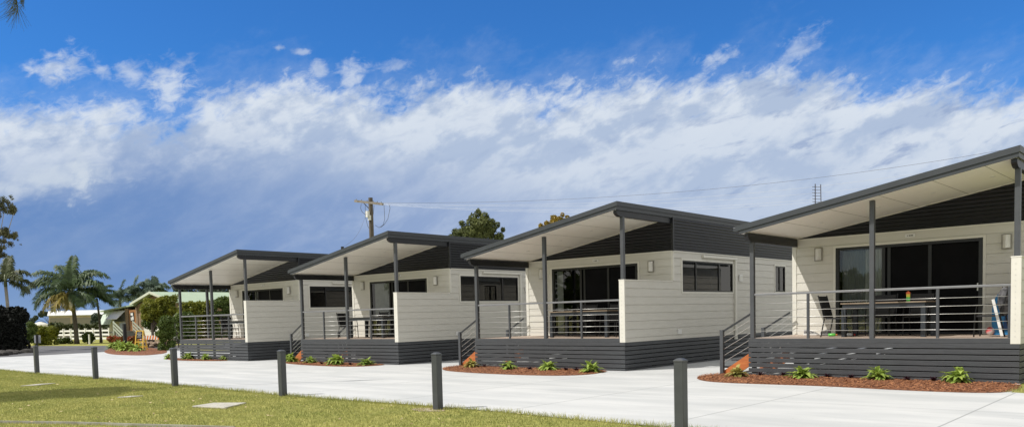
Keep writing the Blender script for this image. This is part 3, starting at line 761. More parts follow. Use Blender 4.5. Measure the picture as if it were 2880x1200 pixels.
tag(b.build('garden_edging', pmat('edging_strip', (.36,.35,.30), (.22,.21,.17), 3, .9)), 'thin pale edging strip crossing the bottom left of the lawn', 'edging')
# fallen leaves on lawn
M['dleaf'] = pmat('fallen_leaf', (.62,.52,.30), (.20,.12,.06), 3, .8, island=.9)
n = 260; xs = RNG.uniform(-30, -6, n); ys = 4.5+(edgev(xs)-4.7)*RNG.uniform(0,1,n); a = RNG.uniform(0, 6.28, n); s = RNG.uniform(.015, .045, n)
V = np.zeros((n,4,3))
for k, (dx, dy) in enumerate(((1,0), (0,.45), (-1,0), (0,-.45))):
    V[:,k] = np.stack([xs+s*(dx*np.cos(a)-dy*np.sin(a)), ys+s*(dx*np.sin(a)+dy*np.cos(a)), .035+RNG.uniform(0,.02,n)], 1)
tag(npmesh('fallen_leaves', V.reshape(-1,3), np.arange(n*4).reshape(-1,4), M['dleaf']), 'dry leaves scattered over the lawn', 'leaves', kind='stuff')

# ------------------------------------------------------------------ garden beds
M['mulch'] = pmat('red_mulch', (.27,.11,.045), (.10,.035,.018), 14, .9, .6, 60)
M['chip'] = pmat('mulch_chip', (.46,.20,.085), (.12,.045,.022), 5, .9, island=.9)
M['leafh'] = leafmat('broad_leaf', (.44,.54,.12), (.15,.26,.05), .3, .45)
M['leafy'] = leafmat('yellow_broad_leaf', (.50,.44,.13), (.16,.17,.05), .3, .45)
M['purple'] = leafmat('purple_leaf', (.05,.015,.03), (.025,.008,.015), .2, .5)
def inside(p, poly):
    r = False; j = len(poly)-1
    for i in range(len(poly)):
        a, b = poly[i], poly[j]
        if (a[1] > p[1]) != (b[1] > p[1]) and p[0] < (b[0]-a[0])*(p[1]-a[1])/(b[1]-a[1])+a[0]: r = not r
        j = i
    return r
def smoothpoly(P, it=2):
    for _ in range(it):
        Q = []
        for i in range(len(P)):
            a, b = P[i], P[(i+1) % len(P)]; Q += [(a[0]*.75+b[0]*.25, a[1]*.75+b[1]*.25), (a[0]*.25+b[0]*.75, a[1]*.25+b[1]*.75)]
        P = Q
    return P
def bed(poly, label, nchip, h=.022, sm=2):
    P = smoothpoly(poly, sm); cx = sum(p[0] for p in P)/len(P); cy = sum(p[1] for p in P)/len(P)
    rings = [1.0, .97, .9, .7, .4]; zz = [.004, h*.6, h*.85, h, h*1.05]; n = len(P); b = MB(); vs = []
    for r, z in zip(rings, zz):
        for p in P: vs.append((cx+(p[0]-cx)*r, cy+(p[1]-cy)*r, z+(random.uniform(-.004,.004) if r < 1 else 0)))
    vs.append((cx, cy, h*1.05)); fs = []
    for k in range(len(rings)-1):
        for i in range(n): j = (i+1) % n; fs.append((k*n+i, k*n+j, (k+1)*n+j, (k+1)*n+i))
    k = len(rings)-1
    for i in range(n): fs.append((k*n+i, k*n+(i+1) % n, len(vs)-1))
    b.add(vs, fs); o = b.build('garden_bed', M['mulch']); tag(o, label, 'garden bed', 'mulched garden beds in front of the cabins')
    x0, x1 = min(p[0] for p in P), max(p[0] for p in P); y0, y1 = min(p[1] for p in P), max(p[1] for p in P)
    pts = []
    while len(pts) < nchip:
        q = (random.uniform(x0,x1), random.uniform(y0,y1))
        if inside(q, P): pts.append(q)
    V = []
    for x, y in pts:
        a = random.uniform(0, 6.28); l = random.uniform(.010,.026); w_ = random.uniform(.003,.008); z = h+random.uniform(-.004,.014); t = random.uniform(-.35,.35)
        ca, sa = math.cos(a), math.sin(a)
        V += [(x+ca*l-sa*w_, y+sa*l+ca*w_, z+t*l), (x+ca*l+sa*w_, y+sa*l-ca*w_, z+t*l+.004), (x-ca*l+sa*w_, y-sa*l-ca*w_, z-t*l+.004), (x-ca*l-sa*w_, y-sa*l+ca*w_, z-t*l)]
    c = npmesh('bark_chips', np.array(V), np.arange(len(V)).reshape(-1,4), M['chip'], o); c['kind'] = 'stuff'
    return o
def loc2(i, pts): return [tuple(LW(i, x, y)[:2]) for x, y in pts]
bed(loc2(3, [(-.80,.25), (-1.0,-.5), (-.55,-1.5), (.2,-2.1), (1.6,-2.03), (2.6,-1.98), (4.2,-2.25), (5.35,-2.15), (5.62,-1.6), (5.55,-.5), (5.35,-.02), (2.6,-.02), (.3,-.02), (-.1,.25)]), 'mulch bed along the nearest cabin, with four leafy plants', 9000)
bed(loc2(2, [(-.75,.3), (-.85,-.4), (-.3,-1.2), (.8,-1.95), (2.86,-2.25), (4.7,-2.15), (5.3,-1.5), (5.15,-.6), (4.9,-.02), (2.6,-.02), (.2,-.02), (-.1,.3)]), 'mulch bed in front of the second cabin from right', 5000)
bed(loc2(1, [(-.95,.3), (-.8,-.35), (.3,-.9), (1.7,-1.25), (3.6,-1.45), (4.75,-1.3), (5.05,-.6), (4.9,-.02), (2.6,-.02), (.2,-.02), (-.1,.3)]), 'dark mulch bed in front of the second cabin from left', 3000)
bed(loc2(0, [(-1.3,.2), (-.9,-.3), (.9,-.75), (2.8,-.75), (4.0,-.4), (4.1,-.02), (2.6,-.02), (.2,-.02), (-.2,.2)]), 'narrow mulch bed in front of the farthest cabin', 1500)
ib = [gnd(290,987), gnd(300,993), gnd(325,997), (gnd(400,999)), gnd(440,996), gnd(470,992), gnd(470,984), gnd(430,978), gnd(360,977), gnd(315,978)]
bed([(p.x, p.y) for p in ib], 'mulch island with low green plants and a yellow folding sign on it', 2500, .05)

def leaf_strip(b, base, az, l, w, rise, droop, seg=5, fold=.15):
    """arching broad leaf"""
    ca, sa = math.cos(az), math.sin(az); L = []; Rr = []; C = []
    for i in range(seg+1):
        t = i/seg; r = l*(t*math.cos(rise)+.1*t*t); z = l*(math.sin(rise)*t-droop*t*t)
        ww = w*math.sin(math.pi*min(1, .12+t*.88))**.8*.5 if t < 1 else .002
        x, y, zz = base[0]+ca*r, base[1]+sa*r, base[2]+z
        C.append((x, y, zz-ww*fold)); L.append((x-sa*ww, y+ca*ww, zz+ww*fold)); Rr.append((x+sa*ww, y-ca*ww, zz+ww*fold))
    vs = C+L+Rr; n = seg+1; fs = []
    for i in range(seg): fs += [(i, i+1, n+i+1, n+i), (i, 2*n+i, 2*n+i+1, i+1)]
    b.add(vs, fs)
def hosta(mat, r=.32, n=46, seed=0):
    n = int(n*1.7)
    rd = random.Random(seed); t = empty('leafy_plant'); b = MB(); st = MB()
    for k in range(n):
        az = rd.uniform(0, 2*PI); q = k/n; rise = 1.35-1.0*q+rd.uniform(-.15,.15); l = r*rd.uniform(.55,1.15)
        bs = (rd.uniform(-.04,.04), rd.uniform(-.04,.04), .02+.10*(1-q)*rd.random()); 
        leaf_strip(b, bs, az, l, r*rd.uniform(.20,.31), rise, rd.uniform(.35,.95))
        if k % 5 == 0: st.tube([(bs[0], bs[1], -.03), (bs[0]+.03*math.cos(az), bs[1]+.03*math.sin(az), .12)], .004, 4)
    b.build('leaves', mat, t, smooth=True); st.build('stem', mat, t); return t
protos = [hosta(M['leafh'], .34, 48, s) for s in (1, 2, 3)] + [hosta(M['leafy'], .32, 46, 9)]
usedp = [False]*4
where = ['beside the stair newel', 'second from the left end', 'third from the left end', 'nearest the right end']
def plant(k, p, s, label, z=.015):
    o = protos[k] if not usedp[k] else copy_tree(protos[k]); usedp[k] = True
    o.location = (p.x, p.y, z); s *= random.uniform(.92, 1.12); o.scale = (s, s, s*random.uniform(.95,1.12)); o.rotation_euler.z = random.uniform(0, 6)
    tag(o, label, 'plant', 'leafy green plants in the mulch beds')
names = ['bed of the farthest cabin', 'bed of the second cabin from left', 'bed of the second cabin from right', 'bed of the nearest cabin']
PL = {3: [(2073,1060,1.05), (2257,1064,1.15), (2470,1069,1.15), (2695,1077,1.15)], 2: [(1326,1033,1.0), (1429,1039,1.1), (1542,1041,1.05), (1663,1047,1.1)],
      1: [(816,1018,1.2), (874,1021,.9), (946,1026,1.25), (1030,1027,1.15)], 0: [(473,1009,.95), (530,1010,1.15), (579,1012,1.0), (637,1012,1.15)]}
for i, L in PL.items():
    for k, (u, v, s) in enumerate(L): plant(3 if (k == 0 and i >= 2) else (k+i) % 3, gnd(u, v), s, 'green plant '+where[k]+' in the '+names[i])
ISL = [(318,976,.9), (334,980,1.0), (350,984,1.1), (366,981,1.1), (383,985,1.1), (330,972,.9), (392,980,.8), (343,975,.9)]
for k, (u, v, s) in enumerate(ISL):
    plant(k % 3, gnd(u, v+4), s*1.7, 'low green plant in the island bed, number %s from its left edge' % ['one','two','three','four','five','six','seven','eight'][sorted(range(8), key=lambda q: ISL[q][0]).index(k)], .05)
def purple(seed):
    rd = random.Random(seed); b = MB()
    for k in range(22): leaf_strip(b, (rd.uniform(-.02,.02), rd.uniform(-.02,.02), 0), rd.uniform(0, 6.28), rd.uniform(.08,.14), .035, rd.uniform(.5,1.3), .3, 3)
    return b.build('purple_seedling', M['purple'])
p0 = purple(4); first = True
PS = [(3,2140,1057,'left of the second green plant, nearest the stairs'), (3,2204,1058,'just left of the second green plant'), (3,2327,1062,'right of the second green plant'), (3,2394,1065,'left of the third green plant'),
      (3,2552,1071,'right of the third green plant'), (3,2625,1072,'left of the fourth green plant'), (2,1363,1033,'between first and second green plants'), (2,1490,1040,'between second and third green plants'),
      (2,1592,1042,'right of the third green plant'), (2,1622,1043,'left of the fourth green plant'), (1,905,1024,'left of the third green plant'), (1,985,1027,'between third and fourth green plants')]
for (i, u, v, wh) in PS:
    o = p0 if first else p0.copy(); 
    if not first: COL.objects.link(o)
    first = False; o.location = gnd(u, v); o.location.z = .02; o.scale = (1.1,)*3; o.rotation_euler.z = random.uniform(0,6)
    tag(o, 'purple seedling '+wh+', '+names[i].replace('of the ','of '), 'seedling', 'dark purple seedlings in the mulch')

# ------------------------------------------------------------------ foliage generators
def cloud(centers, n, size, aspect=2.2, up=.25, seed=0, shell=.55):
    """leaf quads in clumps. centers: list of (x,y,z,rx,ry,rz)"""
    rg = np.random.default_rng(seed); C = np.array(centers, float); vol = (C[:,3]*C[:,4]*C[:,5])**(.72)
    idx = rg.choice(len(C), n, p=vol/vol.sum()); d = rg.normal(size=(n,3)); d /= np.linalg.norm(d, axis=1)[:,None]
    r = shell+(1-shell)*rg.random(n)**.6; r *= np.where(rg.random(n) < .1, 1.12, 1.0)
    P = C[idx,:3]+d*C[idx,3:6]*r[:,None]
    N = d+rg.normal(size=(n,3))*.7; N[:,2] += up; N /= np.linalg.norm(N, axis=1)[:,None]
    T = np.cross(N, rg.normal(size=(n,3))); T /= np.linalg.norm(T, axis=1)[:,None]; B = np.cross(N, T)
    s = size*rg.uniform(.6,1.4,n); l = (s*aspect/2)[:,None]; w_ = (s/2)[:,None]
    V = np.stack([P-T*l, P+B*w_, P+T*l, P-B*w_], 1).reshape(-1,3)
    return V, np.arange(n*4).reshape(-1,4)
def clumps(c, R, k, r, seed=0, shell=.4):
    rg = random.Random(seed); out = []
    while len(out) < k:
        v = Vector((rg.gauss(0,1), rg.gauss(0,1), rg.gauss(0,1))).normalized()*(shell+(1-shell)*rg.random()**.5)
        q = r*rg.uniform(.65,1.25); out.append((c[0]+v.x*R[0], c[1]+v.y*R[1], c[2]+v.z*R[2], q, q, q*.8))
    return out
def shrub(name, label, cat, base, cs, n, size, mat, stem_h=.6, group=None, seed=0, aspect=2.0, trunkm=None, tr=.05):
    """base world (x,y,0); cs: clumps relative to base"""
    t = empty(name, base, 0, label, cat, group)
    V, F = cloud(cs, n, size, aspect, seed=seed, shell=.1 if name == 'gum_tree' else .55); npmesh('foliage' if cat in ('bush','shrub','hedge') else 'crown', V, F, mat, t)
    b = MB(); rg = random.Random(seed)
    top = (rg.uniform(-.1,.1), rg.uniform(-.1,.1), stem_h)
    b.tube([(0,0,-.05), (top[0]*.5, top[1]*.5, stem_h*.5), top], [tr, tr*.85, tr*.7], 7)
    for c in rg.sample(cs, min(len(cs), 12)):
        mx = (top[0]*.6+c[0]*.4, top[1]*.6+c[1]*.4, top[2]*.75+c[2]*.25+.05)
        b.tube([top if rg.random() < .5 else (top[0]*.7, top[1]*.7, stem_h*.75), mx, (c[0], c[1], c[2])], [tr*.5, tr*.3, tr*.12], 5)
    b.build('trunk' if cat == 'tree' else 'stem', trunkm or M['bark'], t); return t
M['bark'] = pmat('grey_brown_bark', (.16,.13,.10), (.09,.075,.06), 6, .9, .5, 30)
M['pale'] = pmat('pale_bark', (.42,.39,.34), (.28,.26,.23), 4, .8, .3, 20)
M['fdark'] = leafmat('shade_black_leaf', (.007,.009,.006), (.004,.005,.004), .05, .9)  # tree shade over the clipped bush is put into this leaf colour
M['fgreen'] = leafmat('mid_green_leaf', (.15,.21,.04), (.04,.07,.015), .3)
M['fyel'] = leafmat('yellow_green_leaf', (.36,.36,.04), (.09,.13,.02), .35)
M['folive'] = leafmat('olive_leaf', (.11,.13,.045), (.05,.065,.025), .3)
M['fgum'] = leafmat('gum_leaf', (.27,.27,.15), (.10,.11,.055), .35)
M['fpine'] = leafmat('pine_green', (.19,.21,.06), (.045,.065,.022), .25, .6)
M['fgrey'] = leafmat('silver_leaf', (.32,.33,.27), (.12,.14,.10), .3)
M['ffar'] = leafmat('far_leaf', (.09,.12,.08), (.05,.07,.05), .2)
M['fauto'] = leafmat('golden_leaf', (.40,.27,.03), (.18,.15,.03), .35)
M['fred'] = leafmat('red_flower_leaf', (.45,.05,.03), (.10,.14,.03), .3)
M['fpalm'] = leafmat('palm_leaf', (.12,.18,.07), (.025,.05,.02), .28, .55)
M['fpalmy'] = leafmat('dry_palm_leaf', (.36,.27,.05), (.16,.16,.04), .35, .5)
M['fpalmg'] = leafmat('grey_palm_leaf', (.17,.23,.17), (.06,.10,.07), .3, .6)
def px_clumps(L, D, base, jit=.0):
    """list of (u, v, rpx) at horizontal distance D -> clumps relative to base"""
    out = []
    for u, v, r in L:
        p = atd(u, v, D); R = r*D/FPX*1.0; q = p-base; dd = random.uniform(-R, R)*.7
        out.append((q.x+FW.x*dd, q.y+FW.y*dd, q.z, R, R, R))
    return out
def fill(u0, u1, v0, v1, r, k, seed, mask=None):
    rg = random.Random(seed); L = []
    cu, cv, a, b_ = (u0+u1)/2, (v0+v1)/2, (u1-u0)/2-r*.6, (v1-v0)/2-r*.6
    while len(L) < k:
        x, y = rg.uniform(-1,1), rg.uniform(-1,1)
        if mask == 'box' or x*x+y*y < 1: L.append((cu+x*a, cv+y*b_, r*rg.uniform(.7,1.25)))
    return L

# ---- evergreen tree behind the roofs
D_ = 60; B_ = base_at(1345, D_)
L = fill(1300, 1392, 600, 700, 17, 24, 1) + fill(1262, 1340, 640, 720, 15, 20, 2) + fill(1370, 1424, 655, 720, 12, 12, 3) + [(1345,600,10), (1330,612,13), (1362,610,13), (1300,628,9), (1398,632,9), (1385,622,8), (1280,652,10), (1414,645,7), (1268,665,8), (1345,592,6)]
shrub('evergreen_tree', 'dark green bushy evergreen tree rising behind the cabin roofs', 'tree', B_, px_clumps(L, D_, B_), 26000, .075, M['fpine'], 5.0, seed=3, aspect=2.6, tr=.22)
D_ = 75; B_ = base_at(1555, D_)
L = fill(1540, 1600, 600, 680, 11, 16, 4) + fill(1508, 1560, 622, 690, 9, 14, 5) + [(1582,604,6), (1560,612,7), (1595,610,6), (1520,632,6)]
shrub('golden_tree', 'golden yellow tree top just above the roof slope of the second cabin from right', 'tree', B_, px_clumps(L, D_, B_), 7000, .09, M['fauto'], 5.0, seed=4, tr=.18)

# ---- left side: dark hedge, rocks, gum
B_ = gnd(30, 992); D_ = math.hypot(B_.x, B_.y)
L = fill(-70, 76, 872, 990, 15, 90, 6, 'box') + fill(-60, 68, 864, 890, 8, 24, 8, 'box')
shrub('dark_hedge', 'large rounded shade blackened clipped bush at the left edge', 'bush', B_, px_clumps(L, D_, B_), 30000, .11, M['fdark'], 1.2, seed=6)
M['rock'] = pmat('grey_rock', (.20,.185,.165), (.09,.085,.075), 3, .9, .5, 20)
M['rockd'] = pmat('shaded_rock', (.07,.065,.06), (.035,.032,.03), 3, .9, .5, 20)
rk = 0
for k in range(34):
    u = random.uniform(-10, 96); v = random.uniform(982, 999)-u*.10+4; p = gnd(u, v); b = MB()
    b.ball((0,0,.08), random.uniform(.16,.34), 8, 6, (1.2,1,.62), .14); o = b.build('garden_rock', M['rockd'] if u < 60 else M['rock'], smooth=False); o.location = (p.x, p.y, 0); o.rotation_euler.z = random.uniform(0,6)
    tag(o, 'rough grey rock in the border below the dark clipped bush', 'rock', 'rocks bordering the dark bush')
D_ = 70; B_ = base_at(-25, D_)
L = fill(-50, 46, 546, 616, 9, 26, 61) + fill(-50, 54, 636, 710, 8, 30, 62) + fill(-50, 36, 690, 790, 8, 26, 63) + [(44,585,3), (50,674,3), (58,688,2.5), (36,560,4), (28,552,4)]
shrub('gum_tree', 'tall open eucalyptus with pale limbs at the left edge', 'tree', B_, px_clumps(L, D_, B_), 8500, .06, M['fgum'], 5.5, seed=8, aspect=3.4, trunkm=M['pale'], tr=.15)
# small shrubs left
B_ = gnd(130, 969); D_ = math.hypot(B_.x, B_.y)
shrub('yellow_green_shrub', 'wide yellow green shrub right of the dark bush', 'bush', B_, px_clumps(fill(94, 164, 920, 968, 9, 42, 9, 'box'), D_, B_), 9000, .10, M['fyel'], .6, seed=9)
B_ = gnd(82, 972); D_ = math.hypot(B_.x, B_.y)
shrub('dark_green_shrub', 'dark green loose shrub between the black bush and the yellow green shrub', 'bush', B_, px_clumps(fill(66, 104, 905, 968, 8, 24, 10), D_, B_), 3500, .10, M['fgreen'], .6, seed=10)
B_ = gnd(140, 965); 
B_ = gnd(178, 966); D_ = math.hypot(B_.x, B_.y)
shrub('low_shrub', 'low green shrub at the foot of the white fence, left of the big palm', 'bush', B_, px_clumps(fill(162, 200, 948, 966, 6, 14, 11, 'box'), D_, B_), 2200, .09, M['fgreen'], .3, seed=11)
B_ = gnd(246, 965); D_ = math.hypot(B_.x, B_.y)
shrub('open_shrub', 'open dark leafed shrub before the white fence, between the palms', 'bush', B_, px_clumps([(235,945,6), (248,948,8), (258,942,6), (240,955,6), (252,957,6), (246,938,5), (262,950,4)], D_, B_), 1500, .11, M['fgreen'], .4, seed=12)

# ---- palms
def palm(name, label, D_, ub, ut, vt, tr, fronds, mat, fl_mat=None, shaft=True, leaf=.55, group='palm trees left of the cabins', tm=None, dens=34):
    base = base_at(ub, D_); top = atd(ut, vt, D_); t = empty(name, base, 0, label, 'palm tree', group)
    q = top-base; b = MB(); pts = []; rad = []
    for i in range(9):
        s = i/8; bend = math.sin(s*PI)*.12; pts.append((q.x*s+bend*RT.x*.5, q.y*s+bend*RT.y*.5, q.z*s)); rad.append(tr*(1.25 if i == 0 else 1.0)*(1-.25*s))
    b.tube(pts, rad, 10); b.build('trunk', tm or M['ptrunk'], t, smooth=True)
    if shaft:
        b = MB(); b.tube([q-Vector((0,0,.02)), q+Vector((0,0,.35)), q+Vector((0,0,.8))], [tr*.85, tr*.8, tr*.35], 10); b.build('crownshaft', M['shaft'], t, smooth=True)
    h = Vector((FW.x, FW.y, 0)).normalized(); rh = Vector((RT.x, RT.y, 0)).normalized()
    for k, (ang, dep, l, e0, droop, dry) in enumerate(fronds):
        # ang: azimuth measured in plan from image right; e0: initial elevation
        rd = random.Random(k*7+int(ub)); d = (rh*math.cos(ang)+h*math.sin(ang)); p = q+Vector((0,0,.35 if shaft else .1)); e = e0; pts = [p.copy()]; N = 12; dirs = []
        for i in range(N):
            v = d*math.cos(e)+Vector((0,0,1))*math.sin(e); dirs.append(v); p = p+v*(l/N); pts.append(p.copy()); e -= droop/N*(.5+1.3*i/N)
        b = MB(); b.tube(pts, [tr*.22*(1-.85*i/N)+.004 for i in range(N+1)], 4)
        nl = dens
        for i in range(nl):
            s = .12+.88*i/nl; f = s*N; j = min(int(f), N-1); P = pts[j].lerp(pts[j+1], f-j); v = dirs[j]; side = v.cross(Vector((0,0,1)))
            if side.length < .1: side = rh.copy()
            side.normalize(); upv = side.cross(v)
            ll = leaf*(math.sin(math.pi*(.12+.80*s))**.6)*rd.uniform(.85,1.1)
            for sg in (-1, 1):
                for lift in ((.35, -.15) if rd.random() < .6 else (.1,)):
                    dv = (side*sg+v*.55+upv*(lift+rd.uniform(-.25,.25))).normalized(); mid = P+dv*ll*.55; tip = P+dv*ll+Vector((0,0,-ll*rd.uniform(.25,.75)))
                    w_ = .034*ll/.55+.012; wv = v*w_
                    b.add([P-wv*.4, P+wv*.4, mid+wv, mid-wv, tip], [(0,1,2,3), (3,2,4)])
        b.build('frond', (fl_mat or M['fpalmy']) if dry else mat, t)
    return t
M['ptrunk'] = pmat('palm_trunk', (.15,.13,.11), (.09,.078,.065), 9, .9, .6, 14, stretch=(1,1,5)); M['shaft'] = pmat('crownshaft', (.14,.18,.08), (.11,.12,.06), 4, .5)
fr = [(PI*.52,0,2.9,1.50,.5,0), (PI*.62,0,2.7,1.15,1.1,0), (PI*.98,0,3.6,1.02,1.5,0), (PI*1.03,0,4.1,.62,1.7,0), (PI*.92,0,3.9,.40,1.6,0), (PI*1.0,0,3.5,.9,1.9,0), (PI*1.12,0,3.1,.15,1.6,0), (PI*1.2,0,2.5,-.15,1.2,1), (PI*1.38,0,2.3,-.3,1.1,1),
      (PI*.02,0,3.4,1.05,1.75,0), (-.1,0,3.2,.70,1.75,0), (.3,0,3.0,.35,1.5,0), (-.35,0,2.8,.05,1.3,0), (PI*1.5,0,2.6,.8,1.7,0), (PI*.45,0,3.0,.85,1.5,0), (PI*1.75,0,2.4,-.1,1.1,0), (PI*1.6,0,2.0,-.45,.8,1), (PI*.8,0,3.0,1.3,1.2,0), (PI*.25,0,2.8,1.3,1.6,0)]
P1 = gnd(212.6, 966); fr = [(a, d, l*1.22, e, dr, y) for a, d, l, e, dr, y in fr]
palm('queen_palm', 'largest palm with drooping yellowed lower fronds before the white fence', math.hypot(P1.x, P1.y), 212.6, 201, 832, .21, fr, M['fpalm'], leaf=.85, dens=50)
fr2 = [(a, 0, 1.9*random.uniform(.9,1.1), e, dr, 0) for a, e, dr in ((0,.5,1.5), (.5,.9,1.6), (PI,.5,1.5), (PI*.85,.95,1.6), (PI*1.1,.1,1.0), (-.15,.05,1.0), (PI*.5,1.3,.9), (PI*1.3,.3,1.3), (-.6,.3,1.3), (PI*.65,1.2,1.3), (.25,1.2,1.5), (PI*1.5,.5,1.4), (PI*1.03,-.2,.7), (.1,-.25,.6))]
P2 = gnd(281, 963); palm('dark_palm', 'smaller dark palm right of the largest palm', math.hypot(P2.x, P2.y), 281, 272, 838, .12, fr2, M['fpalm'], shaft=False, leaf=.55, dens=34)
fr3 = [(a, 0, 2.3, e, dr, 0) for a, e, dr in ((0,.9,1.7), (.4,.3,1.4), (PI,.9,1.7), (PI*.9,.35,1.4), (PI*.5,1.4,.6), (-.5,.6,1.6), (PI*1.3,.6,1.6), (-.1,-.1,1), (PI*1.1,0,1.1), (PI*.6,1.1,1.2))]
palm('left_edge_palm', 'palm with a thin pale trunk partly behind the dark bush', 64, 22, 16, 805, .13, [(f[0],0,1.9,f[3],f[4],0) for f in fr3], M['folive'], leaf=.55, tm=M['pale'], dens=34)
for ut, vt, l, lab in ((338,852,2.7,'leftmost pale grey green palm behind the white house'), (376,838,2.6,'tall pale palm behind the ridge of the white house'), (408,838,2.2,'upright pale palm right behind the green roof'), (441,822,1.8,'small yellowish palm top above the peak of the green roof')):
    palm('garden_palm', lab, 112, ut, ut, vt, .16, [(f[0]+ut,0,l,f[3]+.15,f[4],0) for f in fr3], M['fpalmg'], leaf=.75, dens=30)

# ---- planting between road and cabins
B_ = gnd(466, 986); D_ = math.hypot(B_.x, B_.y)
L = fill(444, 492, 892, 986, 8, 56, 13, 'box') + fill(452, 484, 884, 925, 7, 10, 14)
shrub('leafy_shrub', 'upright light green shrub left of the farthest cabin', 'bush', B_, px_clumps(L, D_, B_), 6500, .075, M['fgreen'], .9, seed=13)
B_ = gnd(503, 975); D_ = math.hypot(B_.x, B_.y)
shrub('silver_shrub', 'silvery grey flowering shrub touching the farthest cabin deck', 'bush', B_, px_clumps(fill(482, 520, 878, 968, 8, 30, 15), D_, B_), 4200, .07, M['fgrey'], .9, seed=15)
D_ = 64; B_ = base_at(428, D_)
L = fill(396, 512, 832, 918, 11, 60, 16) + fill(392, 440, 838, 880, 8, 14, 17) + fill(455, 512, 824, 850, 7, 12, 18)
shrub('bushy_tree', 'bushy round tree with yellow green top before the green roofed house', 'tree', B_, px_clumps(L, D_, B_), 15000, .07, M['fyel'], 1.6, seed=16, tr=.12)
L2 = fill(400, 508, 860, 930, 12, 40, 19, 'box'); t_ = px_clumps(L2, D_+1.5, B_); V, F = cloud(t_, 7000, .11, 2, seed=19)
o = npmesh('inner_foliage', V, F, M['fgreen'], [c for c in bpy.data.objects if c.name == 'bushy_tree'][0])
for k, (u0, u1, v0, d, mt, lab) in enumerate(((508,560,852,60,'fyel','yellow tipped hedge shrub seen through the farthest porch, left part'), (548,606,848,61,'fyel','yellow tipped hedge shrub seen in the middle of the farthest porch'), (596,660,838,60,'fgreen','taller green hedge shrub next to the wall of the farthest porch'), (500,545,880,56,'fgreen','dark green shrub low behind the farthest porch post'))):
    B_ = base_at((u0+u1)/2, d); L = fill(u0-4, u1+4, v0, 955, 10, 44, 20+k, 'box') + fill(u0, u1, v0-4, v0+24, 7, 14, 40+k)
    shrub('hedge_shrub', lab, 'bush', B_, px_clumps(L, d, B_), 6500, .09, M[mt], .8, group='hedge shrubs behind the farthest cabin', seed=20+k)
D_ = 98; B_ = base_at(575, D_)
shrub('background_trees', 'dark trees showing over the green house roof under the farthest porch beam', 'tree', B_, px_clumps(fill(480, 700, 796, 860, 14, 60, 30, 'box'), D_, B_), 9000, .16, M['ffar'], 3.5, seed=30, tr=.2)
# hedge behind fence, far trees
D_ = 112; B_ = base_at(230, D_)
shrub('far_hedge', 'long green hedge behind the white rail fence', 'hedge', B_, px_clumps(fill(140, 320, 909, 940, 7, 90, 31, 'box'), D_, B_), 11000, .16, M['folive'], .8, seed=31)
D_ = 180; B_ = base_at(140, D_)
shrub('distant_trees', 'distant grey green trees over the shed roof', 'tree', B_, px_clumps([(113,884,6), (122,880,6), (130,882,5), (140,880,6), (148,883,5), (157,882,5), (165,886,4), (102,893,5), (92,900,6), (84,908,8), (180,892,4)], D_, B_), 4200, .22, M['ffar'], 2.5, seed=32, tr=.15)
D_ = 130; B_ = base_at(282, D_)
shrub('distant_trees', 'distant dark trees between the shed and the white house', 'tree', B_, px_clumps(fill(256, 306, 884, 925, 8, 26, 33, 'box'), D_, B_), 4500, .18, M['ffar'], 2.5, seed=33, tr=.15)
# red flowering bushes
for k, (u, v, w_, lab) in enumerate(((318,966,16,'red flowering bush left of the dark sign post'), (338,967,13,'red flowering bush just behind the dark sign post'), (372,968,13,'red flowering bush right of the dark post, below the stair rail'))):
    B_ = gnd(u, v); D_ = math.hypot(B_.x, B_.y)
    shrub('red_flower_bush', lab, 'bush', B_, px_clumps(fill(u-w_, u+w_, v-22, v, 5, 16, 50+k, 'box'), D_, B_), 1800, .10, M['fred'] if k < 2 else M['fred'], .3, group='red flowering bushes by the house', seed=50+k)

# ---- pine left of frame: throws the shade on the lawn and hangs into the top corner
def pine():
    base = Vector((-24.2, 1.3, 0)); t = empty('pine_tree', base, 0, 'pine whose hanging needle sprigs enter at the top left corner', 'tree')
    b = MB(); b.tube([(0,0,-.1), (.1,.1,3), (.0,.2,6), (.1,.3,9.5)], [.22,.18,.14,.07], 10)
    tip = atd(42, -52, 21.5)-base; tip2 = atd(64, -34, 21.5)-base
    b.tube([(0,.2,6.5), (1.0,2.2,8.6), (tip.x-.6,tip.y-.8,tip.z+.9), (tip.x,tip.y,tip.z+.15), tip], [.07,.05,.03,.014,.008], 6)
    b.tube([(tip.x-.6,tip.y-.8,tip.z+.9), (tip2.x,tip2.y,tip2.z+.4), tip2], [.03,.015,.008], 6)
    cs = []
    rg = random.Random(5)
    for k in range(46):
        z = rg.uniform(3.6, 9.5); a = rg.uniform(0, 6.28); r = (1-.55*(z-3.2)/6.3)*2.5*rg.uniform(.4,1); c = (r*math.cos(a), r*math.sin(a), z)
        b.tube([(0,.1*z/3,z-.4), c], [.04,.012], 5); cs.append((*c, .55,.55,.32))
    b.build('trunk', M['bark'], t)
    V, F = cloud(cs, 42000, .09, 4, seed=77, shell=.1); npmesh('crown', V, F, M['fpine'], t)
    # hanging sprigs: stem plus long needles
    s = MB()
    def sprig(p, l, n, nl, lean):
        st = [p, p+RT*.02-Vector((0,0,l*.5)), p+RT*lean-Vector((0,0,l))]; s.tube(st, [.007,.006,.003], 5)
        for k in range(n):
            f = rg.uniform(0,.75); q = p.lerp(st[2], f); a = rg.uniform(.15,1.2); sd = -1 if rg.random() < .88 else .25
            d = RT*math.sin(a)*sd-Vector((0,0,1))*math.cos(a)+FW*rg.uniform(-.5,.5); e_ = q+d.normalized()*nl*rg.uniform(.6,1.05); s.tube([q, e_], [.0035,.0015], 3)
    sprig(tip, .92, 130, .50, .03); sprig(tip2, .48, 80, .17, -.02)
    s.build('needle_sprig', M['fpine'], t)
pine()

